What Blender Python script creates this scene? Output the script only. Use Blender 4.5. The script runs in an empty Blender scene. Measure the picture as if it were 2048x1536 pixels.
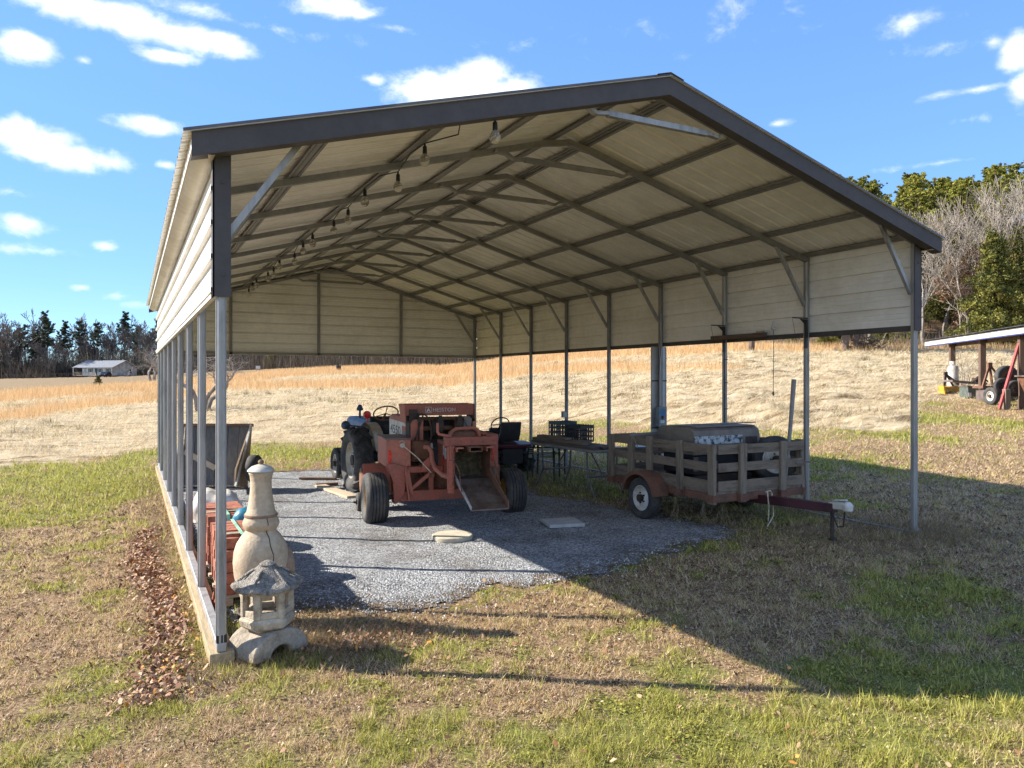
import bpy, bmesh, math, random
import numpy as np
from mathutils import Vector, Matrix
random.seed(7)
rng = np.random.default_rng(7)
PI = math.pi
R = math.radians
S = bpy.context.scene
COL = S.collection
# ------------------------------------------------------------------ camera calibration (metres)
CX, CY, CZ = -0.551, -5.389, 1.941
YAW = R(27.425)
F, HY = 1470.0, 759.2          # focal length and horizon row of the 2048 x 1536 photograph
cyaw, syaw = math.cos(YAW), math.sin(YAW)
W, L = 7.472, 12.192           # carport plan
NB = 8
BAY = L / NB
ZB, ZT = 2.534, 3.51           # lower edge of the side panels, post top
PITCH = 0.28

def sstep(a, b, x):
    t = np.clip((x - a) / (b - a), 0, 1)
    return t * t * (3 - 2 * t)

def uc(x, y):
    a = x - CX; b = y - CY
    return a * cyaw - b * syaw, a * syaw + b * cyaw

U_ = [-.9, -.7, -.5, -.3, -.1, 0, .15, .3, .45, .6, .8]
D0 = [30, 29, 27, 26, 23, 20, 16, 11.5, 9, 8.5, 8]
SL = [.011, .0118, .0163, .030, .0372, .056, .077, .084, .082, .080, .078]
ED = [216, 215, 212, 182, 142, 120, 100, 86, 73, 70, 68]      # where the woods begin

def gz(x, y):
    x = np.asarray(x, float); y = np.asarray(y, float)
    cx, cz = uc(x, y)
    u = np.clip(cx / np.maximum(cz, 3), -.9, .9)
    t = cz - np.interp(u, U_, D0)
    w = 6.0
    r = np.where(t < 0, 0, np.where(t < w, t * t / (2 * w), t - w / 2))
    r = np.minimum(r, 230)
    z = np.interp(u, U_, SL) * r + .16 * sstep(2, 7.5, x)
    e = np.interp(u, U_, ED)
    z = z + .27 * np.clip(np.minimum(cz, 175) - e - 8, 0, None) * sstep(.12, .4, u)
    return z

def ground(x, y):
    return float(gz(x, y))

def ray(px, py, d):
    """the point at depth d along the sight line of a photo pixel"""
    a = (px - 1024) / F * d; z = CZ - (py - HY) / F * d
    return Vector((CX + a * cyaw + d * syaw, CY - a * syaw + d * cyaw, z))

def hit(px, py):
    lo = 1.5
    d = lo
    while d < 400:
        p = ray(px, py, d)
        if p.z <= ground(p.x, p.y):
            break
        lo = d; d *= 1.01
    hi = d
    for _ in range(30):
        m = (lo + hi) / 2
        p = ray(px, py, m)
        if p.z <= ground(p.x, p.y): hi = m
        else: lo = m
    return ray(px, py, hi)

def gp(px, d):
    """a point on the ground in the direction of column px at depth d"""
    p = ray(px, HY, d)
    p.z = ground(p.x, p.y)
    return p

def pos_u(u, d):
    return CX + u * d * cyaw + d * syaw, CY - u * d * syaw + d * cyaw

# ------------------------------------------------------------------ noise
def _h(ix, iy, s):
    n = (ix.astype(np.int64) * 374761393 + iy.astype(np.int64) * 668265263 + s * 1442695041) & 0x7fffffff
    n = ((n ^ (n >> 13)) * 1274126177) & 0x7fffffff
    n = n ^ (n >> 16)
    return (n & 0xffff) / 65535.0

def vnoise(x, y, s=0):
    x = np.asarray(x, float); y = np.asarray(y, float)
    ix = np.floor(x); iy = np.floor(y)
    fx = x - ix; fy = y - iy
    fx = fx * fx * (3 - 2 * fx); fy = fy * fy * (3 - 2 * fy)
    a = _h(ix, iy, s); b = _h(ix + 1, iy, s); c = _h(ix, iy + 1, s); d = _h(ix + 1, iy + 1, s)
    return (a * (1 - fx) + b * fx) * (1 - fy) + (c * (1 - fx) + d * fx) * fy

def fbm(x, y, s=0, o=4):
    t = 0; a = .5; n = 0
    for i in range(o):
        t = t + a * vnoise(x * 2 ** i, y * 2 ** i, s + i * 17); n += a; a *= .5
    return t / n

# ------------------------------------------------------------------ mesh builder
class MB:
    def __init__(s):
        s.v = []; s.f = []; s.mi = []; s.cur = 0
        s.M = None
    def add(s, vs, fs):
        b = len(s.v)
        if s.M is not None:
            vs = [s.M @ Vector(p) for p in vs]
        s.v.extend([tuple(p) for p in vs])
        s.f.extend([tuple(b + i for i in q) for q in fs])
        s.mi.extend([s.cur] * len(fs))
        return s
    def bx(s, x0, x1, y0, y1, z0, z1):
        return s.add([(x0, y0, z0), (x1, y0, z0), (x1, y1, z0), (x0, y1, z0), (x0, y0, z1), (x1, y0, z1), (x1, y1, z1), (x0, y1, z1)],
                     [(0, 3, 2, 1), (4, 5, 6, 7), (0, 1, 5, 4), (1, 2, 6, 5), (2, 3, 7, 6), (3, 0, 4, 7)])
    def box(s, c, d, rot=None):
        c = Vector(c); h = Vector(d) / 2
        ps = [Vector((sx * h.x, sy * h.y, sz * h.z)) for sz in (-1, 1) for sx, sy in ((-1, -1), (1, -1), (1, 1), (-1, 1))]
        if rot is not None: ps = [rot @ p for p in ps]
        return s.add([p + c for p in ps], [(0, 3, 2, 1), (4, 5, 6, 7), (0, 1, 5, 4), (1, 2, 6, 5), (2, 3, 7, 6), (3, 0, 4, 7)])
    def beam(s, p0, p1, w, h, up=(0, 0, 1)):
        p0 = Vector(p0); p1 = Vector(p1); d = (p1 - p0).normalized(); up = Vector(up)
        if abs(d.dot(up)) > .98: up = Vector((0, 1, 0))
        x = d.cross(up).normalized(); z = x.cross(d).normalized()
        ps = []
        for p in (p0, p1):
            for a, b in ((-1, -1), (1, -1), (1, 1), (-1, 1)):
                ps.append(p + x * (a * w / 2) + z * (b * h / 2))
        return s.add(ps, [(0, 1, 2, 3), (4, 7, 6, 5), (0, 4, 5, 1), (1, 5, 6, 2), (2, 6, 7, 3), (3, 7, 4, 0)])
    def tube(s, pts, r, n=8, cap=True):
        pts = [Vector(p) for p in pts]
        rs = r if isinstance(r, (list, tuple)) else [r] * len(pts)
        vs = []; fs = []
        d = (pts[1] - pts[0]).normalized()
        up = Vector((0, 0, 1)) if abs(d.z) < .9 else Vector((1, 0, 0))
        x = d.cross(up).normalized()
        for i, p in enumerate(pts):
            if i == 0: t = pts[1] - pts[0]
            elif i == len(pts) - 1: t = pts[-1] - pts[-2]
            else: t = (pts[i + 1] - p).normalized() + (p - pts[i - 1]).normalized()
            if t.length < 1e-9: t = d
            t = t.normalized()
            x = (x - t * x.dot(t))
            if x.length < 1e-6: x = t.orthogonal()
            x = x.normalized(); y = t.cross(x)
            for k in range(n):
                a = 2 * PI * k / n
                vs.append(p + (x * math.cos(a) + y * math.sin(a)) * rs[i])
        m = len(pts)
        for i in range(m - 1):
            for k in range(n):
                k2 = (k + 1) % n
                fs.append((i * n + k, i * n + k2, (i + 1) * n + k2, (i + 1) * n + k))
        if cap:
            fs.append(tuple(range(n - 1, -1, -1))); fs.append(tuple((m - 1) * n + k for k in range(n)))
        return s.add(vs, fs)
    def lathe(s, prof, n=24, o=(0, 0, 0), axis='Z', ang=2 * PI, a0=0, closed=False):
        """prof: (radius, height) pairs round an axis through o"""
        o = Vector(o); vs = []; fs = []; m = len(prof)
        full = abs(ang - 2 * PI) < 1e-6
        nn = n if full else n + 1
        for k in range(nn):
            a = a0 + ang * k / n; c, q = math.cos(a), math.sin(a)
            for r, h in prof:
                if axis == 'Z': p = (r * c, r * q, h)
                elif axis == 'X': p = (h, r * c, r * q)
                else: p = (r * q, h, r * c)
                vs.append(o + Vector(p))
        for k in range(n):
            k2 = (k + 1) % nn
            for i in range(m - 1 + (1 if closed is True else 0)):
                j = (i + 1) % m
                fs.append((k * m + i, k2 * m + i, k2 * m + j, k * m + j))
        if closed == 'cap':
            for i in (0, m - 1):
                if prof[i][0] > 1e-4 and full:
                    q = [k * m + i for k in range(nn)]
                    fs.append(tuple(q if i else q[::-1]))
        return s.add(vs, fs)
    def prism(s, poly, a, b, axis='Y'):
        """poly in the plane across the axis, thick from a to b"""
        n = len(poly); vs = []
        for h in (a, b):
            for p, q in poly:
                vs.append({'X': (h, p, q), 'Y': (p, h, q), 'Z': (p, q, h)}[axis])
        fs = [tuple(range(n)), tuple(range(2 * n - 1, n - 1, -1))]
        for i in range(n):
            j = (i + 1) % n
            fs.append((i, i + n, j + n, j))
        return s.add(vs, fs)
    def obj(s, name, mats, parent=None, smooth=True, bevel=0, loc=None, sharp=35):
        me = bpy.data.meshes.new(name)
        me.from_pydata(s.v, [], s.f); me.validate()
        if not isinstance(mats, (list, tuple)): mats = [mats]
        for m in mats: me.materials.append(m)
        if len(mats) > 1 and len(me.polygons) == len(s.mi):
            me.polygons.foreach_set('material_index', s.mi)
        bm = bmesh.new(); bm.from_mesh(me); bmesh.ops.recalc_face_normals(bm, faces=bm.faces); bm.to_mesh(me); bm.free()
        if smooth:
            me.polygons.foreach_set('use_smooth', [True] * len(me.polygons))
            me.set_sharp_from_angle(angle=R(sharp))
        o = bpy.data.objects.new(name, me); COL.objects.link(o)
        if parent: o.parent = parent
        if loc is not None: o.location = loc
        if bevel:
            b = o.modifiers.new('bevel', 'BEVEL'); b.width = bevel; b.segments = 2; b.limit_method = 'ANGLE'; b.angle_limit = R(40)
        return o

def npmesh(name, verts, faces, mat, attrs=None, smooth=False):
    """verts (n,3), faces (m,k) arrays"""
    me = bpy.data.meshes.new(name)
    n = len(verts); m, k = faces.shape
    me.vertices.add(n); me.vertices.foreach_set('co', np.ascontiguousarray(verts, np.float32).ravel())
    me.loops.add(m * k); me.loops.foreach_set('vertex_index', np.ascontiguousarray(faces, np.int32).ravel())
    me.polygons.add(m)
    me.polygons.foreach_set('loop_start', np.arange(0, m * k, k, dtype=np.int32))
    me.polygons.foreach_set('loop_total', np.full(m, k, np.int32))
    if smooth: me.polygons.foreach_set('use_smooth', np.ones(m, bool))
    for an, arr in (attrs or {}).items():
        a = me.attributes.new(an, 'FLOAT', 'POINT'); a.data.foreach_set('value', np.ascontiguousarray(arr, np.float32))
    me.update(calc_edges=True); me.validate()
    me.materials.append(mat)
    return me

def link(name, me, parent=None):
    o = bpy.data.objects.new(name, me); COL.objects.link(o)
    if parent: o.parent = parent
    return o

def tag(o, label=None, cat=None, group=None, kind=None):
    if label: o['label'] = label
    if cat: o['category'] = cat
    if group: o['group'] = group
    if kind: o['kind'] = kind
    return o

def thing(name, label, cat, loc=(0, 0, 0), rotz=0, group=None):
    o = bpy.data.objects.new(name, None); COL.objects.link(o)
    o.empty_display_size = .2
    o.location = loc; o.rotation_euler = (0, 0, rotz)
    return tag(o, label, cat, group)

def dup(root, loc=None, rotz=None, label=None, scale=None):
    r = root.copy(); COL.objects.link(r)
    if loc is not None: r.location = loc
    if rotz is not None: r.rotation_euler = (0, 0, rotz)
    if scale is not None: r.scale = scale
    if label: r['label'] = label
    for ch in list(root.children):
        c = ch.copy(); COL.objects.link(c); c.parent = r
        for g in list(ch.children):
            d = g.copy(); COL.objects.link(d); d.parent = c
    return r

# ------------------------------------------------------------------ materials
def nodes(name):
    m = bpy.data.materials.new(name); m.use_nodes = True
    nt = m.node_tree
    return m, nt, nt.nodes['Principled BSDF']

def N(nt, t, **kw):
    n = nt.nodes.new(t)
    for k, v in kw.items():
        if k.startswith('i_'):
            key = k[2:]
            key = int(key) if key.isdigit() else key.replace('_', ' ')
            n.inputs[key].default_value = v
        else: setattr(n, k, v)
    return n

def c4(c): return (c[0], c[1], c[2], 1)

def ramp(nt, stops, interp='LINEAR'):
    n = nt.nodes.new('ShaderNodeValToRGB'); r = n.color_ramp; r.interpolation = interp
    while len(r.elements) < len(stops): r.elements.new(.5)
    for e, (p, c) in zip(r.elements, stops):
        e.position = p; e.color = c4(c) if len(c) == 3 else c
    return n

def mat(name, col, rough=.6, metal=0, var=.25, scale=6, col2=None, c2amt=.5, bump=.0, bscale=40, stretch=None, spec=.5, detail=6, dust=0):
    """a worn surface: base colour, blotches of a second colour, grain and a little bump"""
    m, nt, b = nodes(name); lk = nt.links.new
    tc = N(nt, 'ShaderNodeTexCoord')
    mp = N(nt, 'ShaderNodeMapping')
    if stretch: mp.inputs['Scale'].default_value = stretch
    lk(tc.outputs['Object'], mp.inputs[0])
    n1 = N(nt, 'ShaderNodeTexNoise', i_Scale=scale, i_Detail=detail, i_Roughness=.65); lk(mp.outputs[0], n1.inputs['Vector'])
    n2 = N(nt, 'ShaderNodeTexNoise', i_Scale=scale * 7, i_Detail=4.0, i_Roughness=.7); lk(mp.outputs[0], n2.inputs['Vector'])
    c2 = col2 or tuple(x * .55 for x in col)
    r1 = ramp(nt, [(.5 - .5 * c2amt + .12, c2), (.5 - .5 * c2amt + .32, col)]); lk(n1.outputs[0], r1.inputs[0])
    mr = N(nt, 'ShaderNodeMapRange'); mr.inputs['To Min'].default_value = 1 - var; mr.inputs['To Max'].default_value = 1 + var
    mr.inputs['From Min'].default_value = .25; mr.inputs['From Max'].default_value = .75
    lk(n2.outputs[0], mr.inputs[0])
    mx = N(nt, 'ShaderNodeMix', data_type='RGBA', blend_type='MULTIPLY'); mx.inputs[0].default_value = 1
    lk(r1.outputs[0], mx.inputs[6]); lk(mr.outputs[0], mx.inputs[7])
    lk(mx.outputs[2], b.inputs['Base Color'])
    b.inputs['Roughness'].default_value = rough; b.inputs['Metallic'].default_value = metal
    b.inputs['Specular IOR Level'].default_value = spec
    rr = N(nt, 'ShaderNodeMapRange'); rr.inputs['To Min'].default_value = max(.05, rough - .12); rr.inputs['To Max'].default_value = min(1, rough + .15)
    lk(n1.outputs[0], rr.inputs[0]); lk(rr.outputs[0], b.inputs['Roughness'])
    if bump:
        n3 = N(nt, 'ShaderNodeTexNoise', i_Scale=bscale, i_Detail=5.0); lk(mp.outputs[0], n3.inputs['Vector'])
        bp = N(nt, 'ShaderNodeBump'); bp.inputs['Strength'].default_value = bump; bp.inputs['Distance'].default_value = .02
        lk(n3.outputs[0], bp.inputs['Height']); lk(bp.outputs[0], b.inputs['Normal'])
    return m
# ------------------------------------------------------------------ render, camera, light
S.view_settings.view_transform = 'Standard'; S.view_settings.look = 'None'
S.view_settings.exposure = 1.62; S.view_settings.gamma = 1
S.view_settings.use_curve_mapping = False
S.cycles.max_bounces = 8; S.cycles.diffuse_bounces = 4; S.cycles.glossy_bounces = 3; S.cycles.transmission_bounces = 6
S.cycles.transparent_max_bounces = 8; S.cycles.caustics_reflective = False; S.cycles.caustics_refractive = False
try: S.cycles.use_denoising = True
except Exception: pass
cam = bpy.data.cameras.new('camera'); co = bpy.data.objects.new('camera', cam); COL.objects.link(co)
cam.sensor_width = 36; cam.lens = 36 * F / 2048
cam.shift_y = (HY - 768) / 2048
co.location = (CX, CY, CZ); co.rotation_euler = (PI / 2, 0, -YAW)
cam.clip_start = .05; cam.clip_end = 3000
S.camera = co
SUND = Vector((3.22, -2.24, -2.48)).normalized()
sl = bpy.data.lights.new('sun', 'SUN'); sl.energy = 3.7; sl.angle = R(.5); sl.color = (1, .93, .82)
so = bpy.data.objects.new('sun', sl); COL.objects.link(so)
so.rotation_euler = SUND.to_track_quat('-Z', 'Y').to_euler()

def build_world():
    w = bpy.data.worlds.new('World'); S.world = w; w.use_nodes = True
    nt = w.node_tree; lk = nt.links.new
    bg = nt.nodes['Background']
    sky = N(nt, 'ShaderNodeTexSky', sky_type='NISHITA'); sky.sun_disc = False
    sky.sun_elevation = math.asin(-SUND.z); sky.sun_rotation = math.atan2(-SUND.x, -SUND.y)
    sky.altitude = 250; sky.air_density = .62; sky.dust_density = 0; sky.ozone_density = 1.6
    tc = N(nt, 'ShaderNodeTexCoord')
    sp = N(nt, 'ShaderNodeSeparateXYZ'); lk(tc.outputs['Generated'], sp.inputs[0])
    az = N(nt, 'ShaderNodeMath', operation='ARCTAN2'); lk(sp.outputs[0], az.inputs[0]); lk(sp.outputs[1], az.inputs[1])
    el = N(nt, 'ShaderNodeMath', operation='ARCSINE'); lk(sp.outputs[2], el.inputs[0])
    cb = N(nt, 'ShaderNodeCombineXYZ'); lk(az.outputs[0], cb.inputs[0]); lk(el.outputs[0], cb.inputs[1])
    def ae(px, py):
        a = (px - 1024) / F; e = (HY - py) / F
        x = a * cyaw + syaw; y = -a * syaw + cyaw
        return math.atan2(x, y), math.atan2(e, math.hypot(x, y))
    # cumulus banks and wisps: (column, row, half width, half height, weight) in the photograph, kept as azimuth and elevation
    CL = [(120, 5, 150, 45, 1), (250, 45, 150, 48, 1), (360, 72, 130, 45, 1), (450, 88, 80, 34, .9), (45, 92, 95, 42, .95), (330, 110, 90, 22, .8), (170, 122, 26, 16, .6),
          (665, 14, 105, 34, .95), (700, 22, 70, 20, .9),
          (925, 185, 190, 62, 1.25), (965, 150, 80, 42, 1.1), (1040, 172, 70, 36, 1), (745, 160, 42, 18, .85),
          (70, 285, 110, 55, 1.1), (45, 260, 70, 34, 1), (140, 315, 100, 38, 1), (225, 325, 75, 34, .95), (300, 251, 82, 26, .9), (330, 330, 24, 10, .5),
          (50, 446, 75, 26, .72), (205, 493, 40, 15, .62), (30, 385, 60, 16, .38), (165, 576, 26, 9, .5), (235, 592, 42, 12, .5), (60, 500, 110, 12, .34), (290, 610, 60, 14, .4),
          (2040, 105, 60, 60, 1.05), (2050, 170, 50, 52, .9), (1985, 85, 34, 26, .6), (1945, 180, 110, 14, .5), (1930, 240, 60, 18, .5), (1556, 248, 34, 12, .5),
          (1850, 40, 130, 26, .34), (1900, 90, 140, 20, .3), (1880, 326, 130, 9, .34), (1400, 60, 180, 30, .12), (560, 60, 160, 16, .3), (780, 55, 60, 12, .35), (400, 20, 120, 26, .5)]
    prev = None
    for (px, py, rx, ry, wt) in CL:
        a0, e0 = ae(px, py); a1, _ = ae(px + rx, py); _, e1 = ae(px, py - ry)
        sub = N(nt, 'ShaderNodeVectorMath', operation='SUBTRACT'); sub.inputs[1].default_value = (a0, e0, 0); lk(cb.outputs[0], sub.inputs[0])
        ml = N(nt, 'ShaderNodeVectorMath', operation='MULTIPLY'); ml.inputs[1].default_value = (1 / (a1 - a0), 1 / max(.003, e1 - e0), 0); lk(sub.outputs[0], ml.inputs[0])
        ln = N(nt, 'ShaderNodeVectorMath', operation='LENGTH'); lk(ml.outputs[0], ln.inputs[0])
        m = N(nt, 'ShaderNodeMath', operation='MULTIPLY_ADD'); m.inputs[1].default_value = -wt; m.inputs[2].default_value = wt; lk(ln.outputs['Value'], m.inputs[0])
        if prev is None: prev = m
        else:
            mx = N(nt, 'ShaderNodeMath', operation='SMOOTH_MAX'); mx.inputs[2].default_value = .12
            lk(prev.outputs[0], mx.inputs[0]); lk(m.outputs[0], mx.inputs[1]); prev = mx
    # unseen bright broken cloud, added behind the viewer to lift the fill light
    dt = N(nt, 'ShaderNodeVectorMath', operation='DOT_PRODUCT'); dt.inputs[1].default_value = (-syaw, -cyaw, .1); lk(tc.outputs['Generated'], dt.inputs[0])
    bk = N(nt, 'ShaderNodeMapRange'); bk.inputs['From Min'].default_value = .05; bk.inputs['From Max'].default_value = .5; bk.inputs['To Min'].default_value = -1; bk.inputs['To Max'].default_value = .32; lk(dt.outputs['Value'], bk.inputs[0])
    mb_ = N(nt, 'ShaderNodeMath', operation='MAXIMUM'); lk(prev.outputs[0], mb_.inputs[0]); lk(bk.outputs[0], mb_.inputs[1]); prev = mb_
    mp = N(nt, 'ShaderNodeMapping'); mp.inputs['Scale'].default_value = (1, 1.5, 1); lk(cb.outputs[0], mp.inputs[0])
    n1 = N(nt, 'ShaderNodeTexNoise', i_Scale=15.0, i_Detail=9.0, i_Roughness=.62, i_Distortion=.25); lk(mp.outputs[0], n1.inputs['Vector'])
    n2 = N(nt, 'ShaderNodeTexNoise', i_Scale=34.0, i_Detail=7.0, i_Roughness=.6); lk(mp.outputs[0], n2.inputs['Vector'])
    ad = N(nt, 'ShaderNodeMath', operation='MULTIPLY_ADD'); ad.inputs[1].default_value = 1.8; ad.inputs[2].default_value = -.95; lk(n1.outputs[0], ad.inputs[0])
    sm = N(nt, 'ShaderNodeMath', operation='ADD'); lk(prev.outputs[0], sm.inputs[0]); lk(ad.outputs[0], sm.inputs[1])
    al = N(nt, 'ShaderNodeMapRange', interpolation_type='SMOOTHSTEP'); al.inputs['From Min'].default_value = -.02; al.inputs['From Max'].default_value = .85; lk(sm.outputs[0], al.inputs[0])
    sh = N(nt, 'ShaderNodeMapRange'); sh.inputs['From Min'].default_value = .3; sh.inputs['From Max'].default_value = .7; sh.inputs['To Min'].default_value = .80; sh.inputs['To Max'].default_value = 1.12; lk(n2.outputs[0], sh.inputs[0])
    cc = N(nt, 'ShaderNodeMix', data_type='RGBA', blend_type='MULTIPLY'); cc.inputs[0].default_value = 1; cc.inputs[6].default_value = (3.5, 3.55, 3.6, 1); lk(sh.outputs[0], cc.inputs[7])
    # a deep winter blue
    hs = N(nt, 'ShaderNodeHueSaturation'); hs.inputs['Saturation'].default_value = 1.03; hs.inputs['Value'].default_value = 1.0; lk(sky.outputs[0], hs.inputs['Color'])
    mix = N(nt, 'ShaderNodeMix', data_type='RGBA'); lk(al.outputs[0], mix.inputs[0]); tn = N(nt, 'ShaderNodeMix', data_type='RGBA', blend_type='MULTIPLY'); tn.inputs[0].default_value = 1; tn.inputs[7].default_value = (.86, 1.02, 1.13, 1); lk(hs.outputs[0], tn.inputs[6]); 
    sb = N(nt, 'ShaderNodeSeparateColor'); lk(tn.outputs[2], sb.inputs[0])
    k1 = N(nt, 'ShaderNodeMath', operation='SUBTRACT'); k1.inputs[1].default_value = 1.9; k1.use_clamp = False; lk(sb.outputs[2], k1.inputs[0])
    k2 = N(nt, 'ShaderNodeMath', operation='MAXIMUM'); k2.inputs[1].default_value = 0; lk(k1.outputs[0], k2.inputs[0])
    k3 = N(nt, 'ShaderNodeMath', operation='MULTIPLY_ADD'); k3.inputs[1].default_value = .25; k3.inputs[2].default_value = 1; lk(k2.outputs[0], k3.inputs[0])
    k4 = N(nt, 'ShaderNodeMath', operation='DIVIDE'); k4.inputs[0].default_value = 1; lk(k3.outputs[0], k4.inputs[1])
    k5 = N(nt, 'ShaderNodeMix', data_type='RGBA', blend_type='MULTIPLY'); k5.inputs[0].default_value = 1; lk(tn.outputs[2], k5.inputs[6]); lk(k4.outputs[0], k5.inputs[7])
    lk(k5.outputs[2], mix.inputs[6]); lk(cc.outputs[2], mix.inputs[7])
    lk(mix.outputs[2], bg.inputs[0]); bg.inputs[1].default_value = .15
    w.cycles.sampling_method = 'MANUAL'; w.cycles.sample_map_resolution = 512
build_world()

# ------------------------------------------------------------------ ground zones, read off the photograph once and kept as bearing and distance
def poly_cz(rows):
    us, cs = [], []
    for px, py in rows:
        p = hit(px, py); a, b = uc(p.x, p.y)
        us.append((px - 1024) / F); cs.append(float(b))
    return np.array(us), np.array(cs)
HAY = poly_cz([(-200, 965), (0, 945), (150, 925), (310, 905), (540, 892), (700, 882), (900, 868), (1050, 858), (1130, 838), (1300, 858), (1420, 862), (1640, 864), (1760, 876), (1826, 866), (1850, 802), (2048, 806), (2300, 806)])
BA0 = poly_cz([(-200, 864), (0, 842), (150, 824), (310, 805), (460, 782), (640, 780), (740, 778), (945, 768), (1100, 748), (1300, 746), (1420, 742), (1470, 737)])
BA1 = poly_cz([(-200, 846), (0, 824), (150, 806), (310, 790), (460, 768), (640, 766), (740, 762), (945, 752), (1100, 731), (1300, 729), (1420, 735), (1470, 737)])
BB0 = poly_cz([(-200, 818), (0, 806), (150, 795), (310, 783), (460, 767), (640, 752), (800, 748), (945, 752), (1100, 724), (1300, 716), (1420, 708), (1600, 703), (1760, 704), (2048, 706)])
BB1 = poly_cz([(-200, 800), (0, 787), (150, 776), (310, 766), (460, 753), (640, 737), (800, 731), (945, 731), (1100, 706), (1300, 700), (1420, 694), (1600, 694), (1760, 696), (2048, 696)])

def zones(x, y):
    """hay, orange broomsedge, far mown field (each 0..1) and green (0..1) of the lawn"""
    cx, cz = uc(x, y)
    u = cx / np.maximum(cz, 2.0)
    n = fbm(x * .35, y * .35, 3)
    hb = np.interp(u, *HAY)
    hay = sstep(-.02, .05, (cz - hb) / hb + (n - .5) * .16)
    hay = np.where(cz < 5, 0, hay)
    def band(lo, hi):
        a = np.interp(u, *lo); b = np.interp(u, *hi)
        m = (n - .5) * .14
        return sstep(-.01, .03, (cz - a) / a + m) * sstep(-.01, .03, (b - cz) / b + m)
    patchy = sstep(.33, .55, fbm(x * .12, y * .12, 9) + .1)
    orange = np.clip(np.maximum(band(BA0, BA1) * (u < .32), band(BB0, BB1)), 0, 1) * (.35 + .65 * patchy)
    orange = np.where(cz < 18, 0, orange)
    bb = np.interp(u, *BB1)
    far = sstep(0, .08, (cz - bb) / bb + (n - .5) * .1) * (cz > 30)
    g = fbm(x * .7, y * .7, 21) + .55 * (fbm(x * 2.6, y * 2.6, 31) - .5) + .55 * (fbm(x * 8, y * 8, 41) - .5)
    g = g + .12 * np.exp(-((u + .58) / .22) ** 2 - ((cz - 13.5) / 4.5) ** 2)          # the green strip left of the carport
    g = g + .055 * sstep(4.9, 4.1, cz) * sstep(-.25, .2, u)                          # longer grass along the front
    g = g - .13 * sstep(4.5, 7, x) * sstep(-3.6, -2.2, y) * (y < 3) - .0 * np.exp(-((x - 9.5) / 1.6) ** 2 - ((y - .5) / 2.5) ** 2)
    g = g - .22 * np.exp(-((x + .32) / .42) ** 2) * (y < 8) * (y > -1.2)
    g = g + .14 * np.exp(-((x - 1.2) / .8) ** 2 - ((y + .55) / .5) ** 2)
    g = g - .06 * (x > 3) * (y < 4) * (cz > 5)
    return hay, orange, far, sstep(.44, .68, g)

# gravel pad outline: ragged front edge, along the sill on the left, under the machines
GP = [hit(*q) for q in [(600, 1222), (720, 1228), (860, 1228), (945, 1200), (985, 1172), (1060, 1172), (1150, 1150), (1215, 1160), (1290, 1128), (1360, 1100), (1490, 1080), (1470, 1058), (1390, 1050), (1330, 1034)]]
GP = [(p.x, p.y) for p in GP] + [(5.6, 3.4), (5.3, 6.4), (4.9, 8.6), (4.3, 10.3), (1.4, 10.7), (.2, 9.7), (.14, 9.2), (.14, .9), (.42, .42)]
def sd_poly(x, y, P):
    """signed distance, positive inside"""
    x = np.asarray(x, float); y = np.asarray(y, float)
    d = np.full(x.shape, 1e9); ins = np.zeros(x.shape, bool)
    n = len(P)
    for i in range(n):
        ax, ay = P[i]; bx_, by = P[(i + 1) % n]
        ex, ey = bx_ - ax, by - ay
        t = np.clip(((x - ax) * ex + (y - ay) * ey) / (ex * ex + ey * ey), 0, 1)
        d = np.minimum(d, np.hypot(x - ax - t * ex, y - ay - t * ey))
        c = ((ay > y) != (by > y)) & (x < (bx_ - ax) * (y - ay) / (by - ay + 1e-12) + ax)
        ins ^= c
    return np.where(ins, d, -d)
def gravel_sd(x, y):
    s = sd_poly(x, y, GP)
    am = sstep(.25, 1.1, x)
    return s + (fbm(x * 1.3, y * 1.3, 51) - .5) * .55 * am + (fbm(x * 6, y * 6, 55) - .5) * .42 * am

def attr(nt, name):
    return N(nt, 'ShaderNodeAttribute', attribute_name=name)

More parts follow.
